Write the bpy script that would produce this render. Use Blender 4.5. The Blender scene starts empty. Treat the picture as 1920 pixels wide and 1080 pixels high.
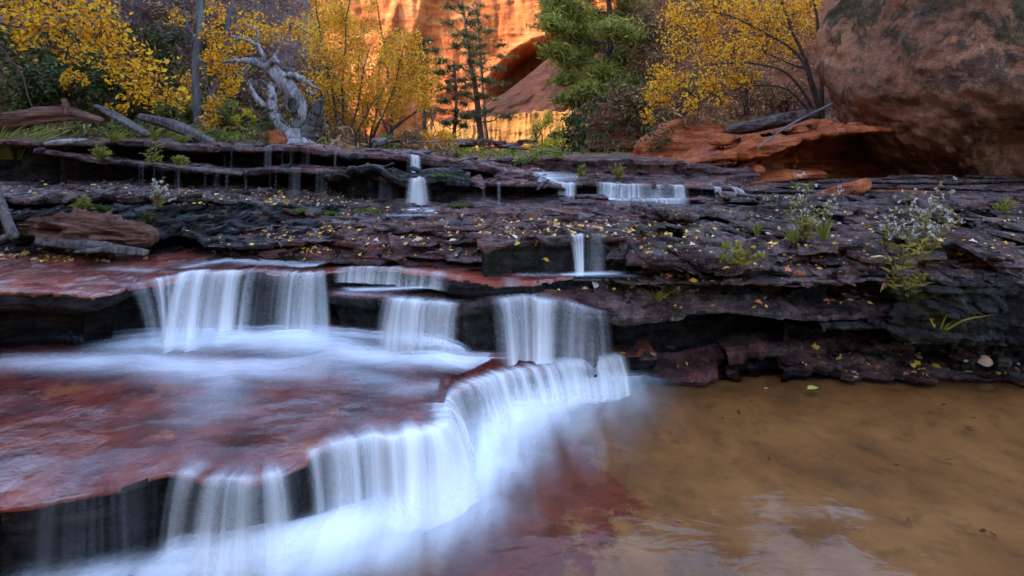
import bpy, math, random
import numpy as np
from mathutils import Vector
from mathutils.bvhtree import BVHTree

# ------------------------------------------------------------------ camera, sky, sun, exposure
SC = bpy.context.scene
COL = SC.collection
F, HZ, H = 1067.0, 280.0, 1.0            # focal length and eye-level row in photograph pixels, eye height in metres
cam_data = bpy.data.cameras.new('camera')
cam = bpy.data.objects.new('camera', cam_data)
COL.objects.link(cam)
cam.location = (0, 0, H)
cam.rotation_euler = (math.radians(90), 0, 0)
cam_data.lens = 20.0
cam_data.sensor_width = 36.0
cam_data.shift_y = -(540 - HZ) / 1920
cam_data.clip_start = 0.05
cam_data.clip_end = 500
SC.camera = cam

SUN_EL, SUN_AZ = math.radians(36), math.radians(248)     # azimuth clockwise from +Y: from the left, a little behind the camera
world = bpy.data.worlds.new('World')
SC.world = world
world.use_nodes = True
wn = world.node_tree.nodes
sky = wn.new('ShaderNodeTexSky')
sky.sky_type = 'NISHITA'
sky.sun_disc = False
sky.sun_elevation = SUN_EL
sky.sun_rotation = SUN_AZ
world.node_tree.links.new(sky.outputs['Color'], wn['Background'].inputs['Color'])
wn['Background'].inputs['Strength'].default_value = 0.15

sun_data = bpy.data.lights.new('sun', 'SUN')
sun_data.energy = 2.0
sun_data.angle = math.radians(0.5)
sun_data.color = (1.0, 0.86, 0.66)
sun = bpy.data.objects.new('sun', sun_data)
COL.objects.link(sun)
SUN_DIR = Vector((math.sin(SUN_AZ) * math.cos(SUN_EL), math.cos(SUN_AZ) * math.cos(SUN_EL), math.sin(SUN_EL)))
sun.rotation_euler = SUN_DIR.to_track_quat('Z', 'Y').to_euler()
sun.location = (-8, -10, 20)

SC.view_settings.view_transform = 'Standard'
SC.view_settings.look = 'None'
SC.view_settings.exposure = 2.95
SC.view_settings.gamma = 1.0
SC.cycles.max_bounces = 8
SC.cycles.transparent_max_bounces = 24
SC.cycles.caustics_reflective = False
SC.cycles.caustics_refractive = False
SC.cycles.sample_clamp_indirect = 6.0

rng = np.random.default_rng(11)
random.seed(11)

# ------------------------------------------------------------------ small helpers
def W(px, py, Y):
    """point seen at photograph pixel (px, py) at depth Y"""
    return np.array([(px - 960) / F * Y, Y, H - (py - HZ) / F * Y])

def P(px, py, z):
    """point seen at pixel (px, py) on the level z"""
    Y = (H - z) * F / (py - HZ)
    return np.array([(px - 960) / F * Y, Y, z])

def hash01(ix, iy, iz, seed):
    h = (ix.astype(np.int64) * 374761393 + iy.astype(np.int64) * 668265263 + iz.astype(np.int64) * 2147483647 + seed * 1274126177) & 0xFFFFFFFF
    h = ((h ^ (h >> 13)) * 1274126177) & 0xFFFFFFFF
    h = ((h ^ (h >> 16)) * 2246822519) & 0xFFFFFFFF
    return ((h ^ (h >> 15)) & 0xFFFFFF) / float(0xFFFFFF)

def vnoise(x, y, z, seed=0):
    x, y, z = np.broadcast_arrays(np.asarray(x, float), np.asarray(y, float), np.asarray(z, float))
    ix, iy, iz = np.floor(x), np.floor(y), np.floor(z)
    fx, fy, fz = x - ix, y - iy, z - iz
    s = lambda t: t * t * t * (t * (t * 6 - 15) + 10)
    fx, fy, fz = s(fx), s(fy), s(fz)
    r = 0
    for dx in (0, 1):
        wx = fx if dx else 1 - fx
        for dy in (0, 1):
            wy = fy if dy else 1 - fy
            for dz in (0, 1):
                wz = fz if dz else 1 - fz
                r = r + hash01(ix + dx, iy + dy, iz + dz, seed) * wx * wy * wz
    return r * 2 - 1

def fbm(x, y=0., z=0., oct=4, seed=0, gain=.5, lac=2.03):
    a, t, n = 1.0, 0, 0
    for k in range(oct):
        t = t + a * vnoise(np.asarray(x) * lac ** k, np.asarray(y) * lac ** k, np.asarray(z) * lac ** k, seed + k * 17)
        n += a
        a *= gain
    return t / n

def blocky(s, f, seed):
    """fractured outline: straight facets with abrupt steps between them"""
    u = np.asarray(s) * f + .6 * vnoise(np.asarray(s) * f * .4, seed, 0, seed)
    i = np.floor(u); t = u - i
    h = lambda k, q: hash01(i + k, i * 0 + q, i * 0, seed) * 2 - 1
    a0, a1 = h(0, 1), h(1, 1)
    k0 = h(0, 2) * .7; k1 = h(1, 2) * .7
    v0 = a0 + k0 * (t - .5); v1 = a1 + k1 * (-.5)
    e = np.clip((t - .86) / .14, 0, 1)
    return v0 * (1 - e) + v1 * e

def sstep(a, b, x):
    t = np.clip((np.asarray(x, float) - a) / (b - a), 0, 1)
    return t * t * (3 - 2 * t)

def mesh_np(name, V, Fq, mats, mat_idx=None, smooth=True, attrs=None, uv=None, parent=None, origin=None):
    """V (n,3), Fq (m,4) or (m,3) -> linked object; attrs: {name: per-vertex floats}; uv: per-vertex (n,2)"""
    V = np.asarray(V, np.float32).reshape(-1, 3)
    if origin is not None:
        V = V - np.asarray(origin, np.float32)
    Fq = np.asarray(Fq, np.int32)
    m, k = Fq.shape
    me = bpy.data.meshes.new(name)
    me.vertices.add(len(V))
    me.vertices.foreach_set('co', V.ravel())
    me.loops.add(m * k)
    me.loops.foreach_set('vertex_index', Fq.ravel())
    me.polygons.add(m)
    me.polygons.foreach_set('loop_start', np.arange(0, m * k, k, dtype=np.int32))
    me.polygons.foreach_set('loop_total', np.full(m, k, np.int32))
    if smooth:
        me.polygons.foreach_set('use_smooth', np.ones(m, bool))
    for mt in (mats if isinstance(mats, (list, tuple)) else [mats]):
        me.materials.append(mt)
    if mat_idx is not None:
        me.polygons.foreach_set('material_index', np.asarray(mat_idx, np.int32).ravel())
    if uv is not None:
        ul = me.uv_layers.new(name='UVMap')
        ul.data.foreach_set('uv', np.asarray(uv, np.float32)[Fq.ravel()].ravel())
    for an, av in (attrs or {}).items():
        at = me.attributes.new(an, 'FLOAT', 'POINT')
        at.data.foreach_set('value', np.asarray(av, np.float32).ravel())
    me.update()
    me.validate()
    o = bpy.data.objects.new(name, me)
    COL.objects.link(o)
    if parent is not None:
        o.parent = parent
    return o

def grid_faces(n, m, flip=False):
    a = np.arange(n * m).reshape(n, m)
    q = np.stack([a[:-1, :-1], a[:-1, 1:], a[1:, 1:], a[1:, :-1]], -1).reshape(-1, 4)
    return q[:, ::-1] if flip else q

def tag(o, label=None, cat=None, group=None, kind=None):
    for k, v in (('label', label), ('category', cat), ('group', group), ('kind', kind)):
        if v:
            o[k] = v
    return o

def empty(name, loc, label=None, cat=None, group=None):
    o = bpy.data.objects.new(name, None)
    o.empty_display_size = .1
    COL.objects.link(o)
    o.location = [float(c) for c in loc]
    return tag(o, label, cat, group)

class MB:
    """collects quads; build() links them as one mesh"""
    def __init__(self):
        self.v, self.f, self.n = [], [], 0
    def add(self, V, Fq):
        V = np.asarray(V, float).reshape(-1, 3)
        self.v.append(V)
        self.f.append(np.asarray(Fq) + self.n)
        self.n += len(V)
    def tube(self, path, radii, seg=7, rough=0., seed=0, cap=True, ridge=0., flat=1.0):
        path = np.asarray(path, float)
        n = len(path)
        radii = np.broadcast_to(np.asarray(radii, float), (n,))
        T = np.gradient(path, axis=0)
        T /= np.linalg.norm(T, axis=1, keepdims=True) + 1e-9
        up = np.array([0, 0, 1.0]) if abs(T[0][2]) < .9 else np.array([0, 1.0, 0])
        a = np.cross(T[0], up); a /= np.linalg.norm(a) + 1e-9
        A = np.zeros((n, 3))
        for i in range(n):
            a = a - T[i] * np.dot(a, T[i])
            a /= np.linalg.norm(a) + 1e-9
            A[i] = a
        B = np.cross(T, A)
        th = np.linspace(0, 2 * np.pi, seg, endpoint=False)
        R = radii[:, None] * np.ones((1, seg))
        if ridge:
            ss = np.arange(n)[:, None] * .05
            R = R * (1 + ridge * .8 * vnoise(np.cos(th)[None] * 2.6 + ss * .6, np.sin(th)[None] * 2.6, ss, seed) + ridge * .6 * vnoise(np.cos(th)[None] * 6, np.sin(th)[None] * 6 + ss * .5, ss, seed + 3) + ridge * .55 * vnoise(np.cos(th)[None] * 13, np.sin(th)[None] * 13 + ss * .5, ss * 1.6, seed + 4))
        if rough:
            R = R * (1 + rough * fbm(np.cos(th)[None] * 1.5, np.sin(th)[None] * 1.5, np.arange(n)[:, None] * .4, 3, seed))
        V = path[:, None] + R[..., None] * (np.cos(th)[None, :, None] * A[:, None] + flat * np.sin(th)[None, :, None] * B[:, None])
        idx = np.arange(n * seg).reshape(n, seg)
        nx = np.roll(idx, -1, 1)
        q = np.stack([idx[:-1], nx[:-1], nx[1:], idx[1:]], -1).reshape(-1, 4)
        Vl = V.reshape(-1, 3)
        if cap:
            Vl = np.vstack([Vl, path[-1] + T[-1] * radii[-1] * .5, path[0] - T[0] * radii[0] * .3])
            ie, i0 = n * seg, n * seg + 1
            c1 = np.stack([idx[-1], nx[-1], np.full(seg, ie), np.full(seg, ie)], -1)
            c0 = np.stack([nx[0], idx[0], np.full(seg, i0), np.full(seg, i0)], -1)
            self.add(Vl, np.vstack([q, c1, c0]))
        else:
            self.add(Vl, q)
    def build(self, name, mats, parent=None, origin=None, smooth=True):
        V = np.vstack(self.v)
        Fq = np.vstack(self.f)
        tri = Fq[:, 2] == Fq[:, 3]
        if tri.any():                                   # one mesh, mixed faces
            me = bpy.data.meshes.new(name)
            if origin is not None:
                V = V - np.asarray(origin)
            me.from_pydata(V.tolist(), [], Fq[~tri].tolist() + Fq[tri][:, :3].tolist())
            me.polygons.foreach_set('use_smooth', np.full(len(me.polygons), smooth))
            me.materials.append(mats)
            me.update()
            o = bpy.data.objects.new(name, me)
            COL.objects.link(o)
            if parent is not None:
                o.parent = parent
            return o
        return mesh_np(name, V, Fq, mats, smooth=smooth, parent=parent, origin=origin)

def curve(pts, n):
    """Catmull-Rom through pts, n samples evenly spaced"""
    p = np.asarray(pts, float)
    if len(p) == 2:
        t = np.linspace(0, 1, n)[:, None]
        return p[0] * (1 - t) + p[1] * t
    q = np.vstack([2 * p[0] - p[1], p, 2 * p[-1] - p[-2]])
    out = []
    for i in range(1, len(q) - 2):
        t = np.linspace(0, 1, 24, endpoint=False)[:, None]
        a, b, c, d = q[i - 1], q[i], q[i + 1], q[i + 2]
        out.append(.5 * (2 * b + (c - a) * t + (2 * a - 5 * b + 4 * c - d) * t * t + (3 * b - a - 3 * c + d) * t ** 3))
    c = np.vstack(out + [p[-1:]])
    s = np.r_[0, np.cumsum(np.linalg.norm(np.diff(c, axis=0), axis=1))]
    u = np.linspace(0, s[-1], n)
    return np.stack([np.interp(u, s, c[:, k]) for k in range(c.shape[1])], -1)

# ------------------------------------------------------------------ materials
class NT:
    def __init__(self, name):
        self.m = bpy.data.materials.new(name)
        self.m.use_nodes = True
        self.t = self.m.node_tree
        self.b = self.t.nodes['Principled BSDF']
        self.out = self.t.nodes['Material Output']
        self.co = self.t.nodes.new('ShaderNodeTexCoord')
    def n(self, typ, **kw):
        nd = self.t.nodes.new('ShaderNode' + typ)
        for k, v in kw.items():
            setattr(nd, k, v)
        return nd
    def l(self, a, b):
        self.t.links.new(a, b)
    def noise(self, scale, detail=4, rough=.55, stretch=None, src=None, rot=None, dist=0.):
        nd = self.n('TexNoise')
        nd.inputs['Scale'].default_value = scale
        nd.inputs['Detail'].default_value = detail
        nd.inputs['Roughness'].default_value = rough
        nd.inputs['Distortion'].default_value = dist
        s = src or self.co.outputs['Object']
        if stretch or rot:
            mp = self.n('Mapping')
            if stretch: mp.inputs['Scale'].default_value = stretch
            if rot: mp.inputs['Rotation'].default_value = rot
            self.l(s, mp.inputs['Vector'])
            s = mp.outputs[0]
        self.l(s, nd.inputs['Vector'])
        return nd.outputs['Fac']
    def ramp(self, fac, stops, interp='LINEAR'):
        r = self.n('ValToRGB')
        r.color_ramp.interpolation = interp
        e = r.color_ramp.elements
        while len(e) < len(stops):
            e.new(.5)
        for el, (p, c) in zip(e, stops):
            el.position = p
            el.color = (c, c, c, 1) if isinstance(c, (int, float)) else (*c, 1)
        self.l(fac, r.inputs['Fac'])
        return r.outputs['Color']
    def mix(self, fac, a, b, mode='MIX'):
        m = self.n('Mix', data_type='RGBA', blend_type=mode)
        for sock, v in ((m.inputs[0], fac), (m.inputs[6], a), (m.inputs[7], b)):
            if isinstance(v, (int, float)):
                sock.default_value = v
            elif isinstance(v, tuple):
                sock.default_value = (*v, 1)
            else:
                self.l(v, sock)
        return m.outputs[2]
    def math(self, op, a, b=None, clamp=False):
        m = self.n('Math', operation=op, use_clamp=clamp)
        for sock, v in zip(m.inputs, (a, b)):
            if v is None: continue
            if isinstance(v, (int, float)): sock.default_value = v
            else: self.l(v, sock)
        return m.outputs[0]
    def bump(self, h, strength=.5, dist=.02, nrm=None):
        b = self.n('Bump')
        b.inputs['Strength'].default_value = strength
        b.inputs['Distance'].default_value = dist
        self.l(h, b.inputs['Height'])
        if nrm is not None:
            self.l(nrm, b.inputs['Normal'])
        return b.outputs['Normal']
    def attr(self, name):
        a = self.n('Attribute', attribute_name=name)
        return a.outputs['Fac']
    def set(self, **kw):
        for k, v in kw.items():
            s = self.b.inputs[k.replace('_', ' ')]
            if isinstance(v, (int, float)): s.default_value = v
            elif isinstance(v, tuple): s.default_value = (*v, 1)
            else: self.l(v, s)
        return self

def rock_mat(name, c_dark, c_mid, c_light, rough=(.16, .5), scale=5., strata=38., bump=.9, bdist=.012, moss=None, spec=.5, fleck=None, grain=60.):
    t = NT(name)
    big = t.noise(scale, 7, .62)
    lay = t.noise(1.0, 5, .6, stretch=(1.6, 1.6, strata), dist=.3)
    f = t.math('ADD', t.math('MULTIPLY', big, .62), t.math('MULTIPLY', lay, .38))
    col = t.ramp(f, [(.36, c_dark), (.5, c_mid), (.64, c_light)])
    if fleck:
        fl = t.ramp(t.noise(grain * .7, 4, .6), [(.62, 0), (.68, 1)])
        col = t.mix(t.math('MULTIPLY', fl, .8), col, fleck)
    if moss:
        mm = t.ramp(t.noise(3.3, 6, .65), [(.56, 0), (.63, 1)])
        col = t.mix(mm, col, moss)
    g = t.noise(grain, 5, .7)
    h = t.math('ADD', t.math('ADD', t.math('MULTIPLY', big, 1.2), t.math('MULTIPLY', lay, .8)), t.math('MULTIPLY', g, .8))
    t.set(Base_Color=col, Roughness=t.ramp(t.noise(scale * 2.3, 5, .6), [(.46, rough[0]), (.60, rough[1])]), Normal=t.bump(h, bump, bdist))
    wet = t.ramp(t.noise(scale * .9, 6, .65, stretch=(1., 1., 2.5)), [(.46, spec * 1.7), (.58, spec * .25)])
    t.l(wet, t.b.inputs['Specular IOR Level'])
    return t.m

M = {}
M['red_wet'] = rock_mat('wet_red_sandstone', (.024, .008, .007), (.15, .03, .021), (.29, .07, .036), (.06, .34), 5., 20., .8, .016, fleck=(.3, .09, .025), grain=9.)
M['maroon_wet'] = rock_mat('wet_maroon_sandstone', (.008, .004, .005), (.055, .017, .016), (.17, .055, .043), (.07, .5), 6., 42., 1., .035)
M['purple_bank'] = rock_mat('damp_purple_sandstone', (.007, .005, .005), (.048, .023, .021), (.19, .11, .10), (.08, .6), 7., 46., 1., .045, fleck=(.22, .15, .13))
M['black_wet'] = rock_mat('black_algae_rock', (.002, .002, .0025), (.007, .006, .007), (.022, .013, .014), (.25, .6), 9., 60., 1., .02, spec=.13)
M['mossy_black'] = rock_mat('mossy_black_rock', (.005, .006, .004), (.014, .013, .012), (.035, .028, .026), (.25, .6), 12., 24., 1., .025, spec=.2, moss=(.022, .03, .008))
M['orange_rock'] = rock_mat('orange_sandstone', (.12, .028, .011), (.34, .08, .024), (.52, .17, .065), (.5, .85), 3.5, 22., 1., .07, spec=.2, grain=30.)
M['boulder'] = None

# ------------------------------------------------------------------ bedrock ledges
SOLID_V, SOLID_F, SOLID_N = [], [], [0]
def solid(V, Fq):
    SOLID_V.append(np.asarray(V, float).reshape(-1, 3))
    SOLID_F.append(np.asarray(Fq) + SOLID_N[0])
    SOLID_N[0] += len(SOLID_V[-1])

def ledge(name, label, pts, mode='z', depth=.5, rise=.02, thick=.05, under=.12, zbase=0., mats=('maroon_wet', 'black_wet'), seed=1,
          lipn=(.05, .02, .008), terr=.012, terr_f=3.0, terr_n=3, back=(.12, 1.), ds=None, rows=46, frows=30, strata=.014, roll=.005, smoothpts=True, lump=.0, skin=None, bumpy=0., crisp=1.):
    w = np.array([P(*p) if mode == 'z' else W(*p) for p in pts])
    L = np.linalg.norm(np.diff(w, axis=0), axis=1).sum()
    ds = ds or .0034 * max(1.3, w[:, 1].mean())
    n = int(L / ds)
    if smoothpts:
        c = curve(w, n)
    else:
        s = np.r_[0, np.cumsum(np.linalg.norm(np.diff(w, axis=0), axis=1))]
        u = np.linspace(0, s[-1], n)
        c = np.stack([np.interp(u, s, w[:, k]) for k in range(3)], -1)
    k = max(3, int(.05 / ds))
    ker = np.ones(k) / k
    def sm(a, kk=None):
        kr = ker if kk is None else np.ones(kk) / kk
        pad = len(kr)
        return np.convolve(np.pad(a, pad, mode='edge'), kr, 'same')[pad:-pad]
    T = np.gradient(np.stack([sm(c[:, 0], max(3, int(.12 / ds))), sm(c[:, 1], max(3, int(.12 / ds)))], -1), axis=0)
    T /= np.linalg.norm(T, axis=1, keepdims=True) + 1e-9
    nout = np.stack([T[:, 1], -T[:, 0]], -1)
    s = np.linspace(0, L, n)
    off = lipn[0] * fbm(s * 1.7, seed, 0, 2, seed) + lipn[1] * (.35 * fbm(s * 6, seed, 3, 2, seed + 5) + .55 * blocky(s, 5.5, seed + 5) * crisp) + lipn[2] * (.5 * fbm(s * 28, seed, 5, 3, seed + 9) + .8 * blocky(s, 17, seed + 6) * crisp)
    # flakes broken off the lip: short straight-backed notches
    nt = vnoise(s * 3.1, seed * 1.7, 0, seed + 31)
    off = off - lipn[1] * 1.1 * sstep(.25, .33, nt)
    lip = c.copy()
    lip[:, :2] += nout * off[:, None]
    lip[:, 2] += .35 * lipn[1] * fbm(s * 3, seed, 9, 3, seed + 2)
    bk = np.array([back[0] * 0 + 1, 1.]) if False else None
    t = np.linspace(0, 1, rows) ** 1.7
    bdir = np.stack([back[0] * np.clip(w[:, 0].mean() * 0 + lip[:, 0], -3, 3), np.full(n, back[1])], -1)
    top = np.zeros((rows, n, 3))
    for r in range(rows):
        top[r, :, :2] = lip[:, :2] - nout * 0 + bdir * depth * t[r] - nout * (off * 0)[:, None]
        top[r, :, 2] = lip[:, 2] + rise * t[r]
    X, Y = top[..., 0], top[..., 1]
    hh = fbm(X * terr_f, Y * terr_f * 1.6, seed, 5, seed + 40) * terr_n
    q = np.floor(hh); fr = hh - q
    tn = (q + sstep(.42, .62, fr)) / terr_n
    fade = sstep(0, .12, t)[:, None]
    top[..., 2] += terr * 2.2 * tn * (.35 + .65 * fade) + .12 * terr * fbm(X * 30, Y * 30, 0, 3, seed + 60)
    if lump:
        top[..., 2] += lump * fbm(X * 2.2, Y * 3.0, 0, 3, seed + 80) * fade
    top[..., 2] -= roll * (1 - sstep(0, .05, t))[:, None]
    lip2 = top[0].copy()
    zb = np.asarray(zbase, float) * np.ones(n)
    fs = np.linspace(0, 1, frows)[1:]
    front = np.zeros((frows - 1, n, 3))
    S = np.stack([s] * (frows - 1))
    for r, f in enumerate(fs):
        hgt = np.maximum(lip2[:, 2] - zb, .01)
        z = lip2[:, 2] - hgt * f
        dz = lip2[:, 2] - z
        th = thick * (1 + .5 * vnoise(s * 2.3, seed, 4, seed + 3))
        ins = -.35 * roll * np.sin(np.clip(dz / th, 0, 1) * np.pi) + under * sstep(th * .8, th * 1.9, dz) * (1 + .4 * fbm(s * 2.5, seed, 8, 2, seed + 6))
        front[r, :, :2] = lip2[:, :2] - nout * ins[:, None]
        front[r, :, 2] = z
    # bedding planes: thin beds stick out and weather back
    zz = front[..., 2] + .022 * fbm(S * 2.3, 0, 0, 3, seed + 11)
    bed = vnoise(zz / .017, S * 3.6, seed, seed + 21) * .6 + vnoise(zz / .045, S * 2.4, seed, seed + 22)
    bed = bed + .5 * fbm(S * 9, zz * 14, seed, 3, seed + 23)
    bed = bed - bumpy * fbm(S * 17, zz * 21, seed, 5, seed + 24, gain=.6)
    gro = sstep(0, .12, fs)[:, None]
    front[..., :2] -= nout[None] * (strata * bed * gro)[..., None]
    V = np.vstack([top[::-1].reshape(-1, 3), front.reshape(-1, 3)])
    R = rows + frows - 1
    Fq = grid_faces(R, n)
    mi = np.zeros((R - 1, n - 1), int)
    zfront = front[..., 2]
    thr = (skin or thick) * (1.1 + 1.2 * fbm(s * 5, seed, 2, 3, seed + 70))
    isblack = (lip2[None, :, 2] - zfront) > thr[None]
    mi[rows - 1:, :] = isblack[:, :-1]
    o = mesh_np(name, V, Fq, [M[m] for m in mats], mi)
    tag(o, label, 'rock ledge', kind='structure')
    solid(V, Fq)
    px = 960 + lip2[:, 0] / lip2[:, 1] * F
    return dict(o=o, lip=lip2, nout=nout, px=px, s=s)

def waterfall_mat(name, tint, lo, hi, su=30., sv=.6, white=.86):
    t = NT(name)
    uv = t.co.outputs['UV']
    a = t.noise(1., 3, .5, stretch=(su, sv, 1), src=uv)
    b = t.noise(1., 3, .55, stretch=(su * .22, sv * .5, 1), src=uv)
    f = t.math('ADD', t.math('MULTIPLY', a, .36), t.math('MULTIPLY', b, .32))
    c = t.noise(1., 2, .5, stretch=(su * .07, sv * .3, 1), src=uv)
    f = t.math('ADD', f, t.math('MULTIPLY', c, .32))
    st = t.ramp(f, [(lo, 0.), (hi, 1.)])
    d = t.attr('dens')
    al = t.math('MULTIPLY', t.math('ADD', t.math('MULTIPLY', st, .78), t.math('MULTIPLY', d, .22)), d, clamp=True)
    t.set(Base_Color=tint, Roughness=.45)
    t.b.inputs['Specular IOR Level'].default_value = .3
    tr = t.n('BsdfTranslucent'); tr.inputs['Color'].default_value = (*tint, 1)
    m1 = t.n('MixShader'); m1.inputs[0].default_value = .35
    t.l(t.b.outputs[0], m1.inputs[1]); t.l(tr.outputs[0], m1.inputs[2])
    tp = t.n('BsdfTransparent')
    m2 = t.n('MixShader')
    t.l(al, m2.inputs[0]); t.l(tp.outputs[0], m2.inputs[1]); t.l(m1.outputs[0], m2.inputs[2])
    t.l(m2.outputs[0], t.out.inputs['Surface'])
    return t.m

M['fall'] = waterfall_mat('silky_falling_water', (.93, .95, .98), .44, .60)
M['veil'] = waterfall_mat('thin_veil_of_water', (.88, .91, .97), .44, .70, 46., .7)
M['far_fall'] = waterfall_mat('small_falling_water', (.93, .95, .98), .40, .58, 60., .7)

def foam_mat(name, tint, scale, stretch, lo, hi, rot=None, uv=False, soft=.35):
    t = NT(name)
    src = t.co.outputs['UV'] if uv else None
    a = t.noise(scale, 5, .55, stretch=stretch, rot=rot, src=src, dist=.35)
    b = t.noise(scale * .33, 3, .5, stretch=stretch, rot=rot, src=src, dist=.3)
    f = t.ramp(t.math('ADD', t.math('MULTIPLY', a, .45), t.math('MULTIPLY', b, .55)), [(lo, 0.), (hi, 1.)])
    d = t.attr('dens')
    # where the foam is dense it closes up, where it thins it breaks into streaks
    al = t.math('MULTIPLY', d, t.math('ADD', t.math('MULTIPLY', f, 1 - soft), t.math('MULTIPLY', d, soft)), clamp=True)
    t.set(Base_Color=tint, Roughness=.6)
    t.b.inputs['Specular IOR Level'].default_value = .2
    tp = t.n('BsdfTransparent')
    m2 = t.n('MixShader')
    t.l(al, m2.inputs[0]); t.l(tp.outputs[0], m2.inputs[1]); t.l(t.b.outputs[0], m2.inputs[2])
    t.l(m2.outputs[0], t.out.inputs['Surface'])
    return t.m

def water_mat(name, tint, rough, bscale, bstretch, bstr, refl=.9, rot=None):
    """a clear sheet of smoothed running water: mirror by Fresnel, the bed seen through it"""
    t = NT(name)
    h = t.noise(bscale, 4, .55, stretch=bstretch, rot=rot, dist=.5)
    nrm = t.bump(h, bstr, .03)
    fr = t.n('Fresnel'); fr.inputs['IOR'].default_value = 1.33
    t.l(nrm, fr.inputs['Normal'])
    gl = t.n('BsdfGlossy'); gl.inputs['Roughness'].default_value = rough
    gl.inputs['Color'].default_value = (.95, .96, 1, 1)
    t.l(nrm, gl.inputs['Normal'])
    tp = t.n('BsdfTransparent'); tp.inputs['Color'].default_value = (*tint, 1)
    m = t.n('MixShader')
    t.l(t.math('MULTIPLY', fr.outputs[0], refl), m.inputs[0]); t.l(tp.outputs[0], m.inputs[1]); t.l(gl.outputs[0], m.inputs[2])
    t.l(m.outputs[0], t.out.inputs['Surface'])
    return t.m

def curtain(mb_name, led, px0, px1, zbase, v=.35, mat='fall', dens=1., seed=0, behind=.06, layers=2, wob=.012, holef=9., fade=.06, flare=0., gaps=.5, label=None, group=None, lift=.008, holes=0., tail=0.):
    """a fall over the lip of a ledge between two photograph columns: one mesh of ballistic sheets"""
    sel = np.where((led['px'] >= px0) & (led['px'] <= px1))[0]
    lip, no, s0 = led['lip'][sel], led['nout'][sel], led['s'][sel]
    n = max(24, int((s0[-1] - s0[0]) / .006))
    u = np.linspace(s0[0], s0[-1], n)
    I = lambda a: np.interp(u, s0, a)
    k = max(3, int(.04 / .006)) | 1
    smo = lambda a: np.convolve(np.pad(a, k, mode='edge'), np.ones(k) / k, 'same')[k:-k]
    lx, ly, lz = I(lip[:, 0]), I(lip[:, 1]), I(lip[:, 2])
    nx, ny = smo(I(no[:, 0])), smo(I(no[:, 1]))
    nn = np.hypot(nx, ny); nx /= nn; ny /= nn
    VV, FF, DD, UU = [], [], [], []
    base = 0
    uc = (u - u.mean()) / max(u[-1] - u[0], 1e-6)
    for L in range(layers):
        rb, rf = 6, 30
        vv = v * (1 + .28 * fbm(u * 5, L * 7.3, seed, 3, seed + 1) + .16 * L)
        vv = vv * (1 + .10 * vnoise(u * 55, L, seed, seed + 8))
        hgt = np.maximum(lz - zbase + .25 * wob * fbm(u * 30, seed, L, 3, seed + 15), .02)
        tf = np.sqrt(2 * hgt / 9.81)
        rows, uvs, des = [], [], []
        edge = sstep(0, fade, (u - u[0])) * sstep(0, fade, (u[-1] - u))
        low = .5 + .5 * fbm(u * 5.5, seed, L, 3, seed + 4) + .1 * L
        den = dens * edge * (1 - gaps + gaps * sstep(.3, .62, low))
        if holes:
            den = den * sstep(holes - (.06 if holef > 20 else .2), holes + (.06 if holef > 20 else .2), .5 + .5 * fbm(u * holef, seed + 2, L, 2, seed + 44))
        for r in range(rb):
            q = 1 - r / rb
            b = behind * q * (1 + .8 * vnoise(u * 6, seed, L, seed + 9))
            rows.append(np.stack([lx - nx * b, ly - ny * b, lz + lift + .006 * L + .004 * q * vnoise(u * 25, seed, 0, seed)], -1))
            uvs.append(np.stack([u + seed * 3.7 + L * .011, np.full(n, -behind * q)], -1))
            des.append(den * (1 - q) ** 1.2 * .8)
        for r in range(rf + 1):
            q = (r / rf) ** 1.0
            t = tf * q
            out = vv * t + .004
            dz = .5 * 9.81 * t * t
            wv = wob * q * (fbm(u * 22, L, seed, 3, seed + 12)) + .012 * L
            fl = flare * q * uc * hgt
            tx, ty = -ny, nx
            rows.append(np.stack([lx + nx * (out + wv) + tx * fl, ly + ny * (out + wv) + ty * fl, lz + lift + .006 * L - dz * (1 + lift / hgt)], -1))
            uvs.append(np.stack([u + seed * 3.7 + L * .011 + .02 * q * fbm(u * 6, L, 0, 2, seed + 3), hgt * q], -1))
            tl = 1 - tail * q
            des.append(den * (1. - .38 * math.sin(q ** .8 * math.pi)) * tl)
        V = np.stack(rows)
        R = len(rows)
        VV.append(V.reshape(-1, 3)); FF.append(grid_faces(R, n) + base); base += R * n
        UU.append(np.stack(uvs).reshape(-1, 2)); DD.append(np.stack(des).reshape(-1))
    o = mesh_np(mb_name, np.vstack(VV), np.vstack(FF), M[mat], attrs={'dens': np.concatenate(DD)}, uv=np.vstack(UU))
    tag(o, label, 'waterfall', group)
    return o

def dist_poly(X, Y, poly):
    """distance to a polyline and arc length of the nearest point"""
    p = np.asarray(poly, float)
    best = np.full(X.shape, 1e9); arc = np.zeros(X.shape); acc = 0.
    for a, b in zip(p[:-1], p[1:]):
        d = b - a; l2 = max((d ** 2).sum(), 1e-12)
        t = np.clip(((X - a[0]) * d[0] + (Y - a[1]) * d[1]) / l2, 0, 1)
        dd = np.hypot(X - a[0] - t * d[0], Y - a[1] - t * d[1])
        m = dd < best
        best = np.where(m, dd, best); arc = np.where(m, acc + t * math.sqrt(l2), arc)
        acc += math.sqrt(l2)
    return best, arc

def px_path(pts, z, n=80):
    """pixel polyline with widths -> world polyline on level z and a width function"""
    w = np.array([P(a, b, z)[:2].tolist() + [c, d] for a, b, c, d in pts])
    return curve(w, n)

def foam_field(X, Y, paths, z):
    d = np.zeros(X.shape)
    for path in paths:
        c = px_path(path, z)
        dist, arc = dist_poly(X, Y, c[:, :2])
        L = np.r_[0, np.cumsum(np.linalg.norm(np.diff(c[:, :2], axis=0), axis=1))]
        wd = np.interp(arc, L, c[:, 2]); am = np.interp(arc, L, c[:, 3])
        d = np.maximum(d, am * np.exp(-(dist / wd) ** 2))
    return d

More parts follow.
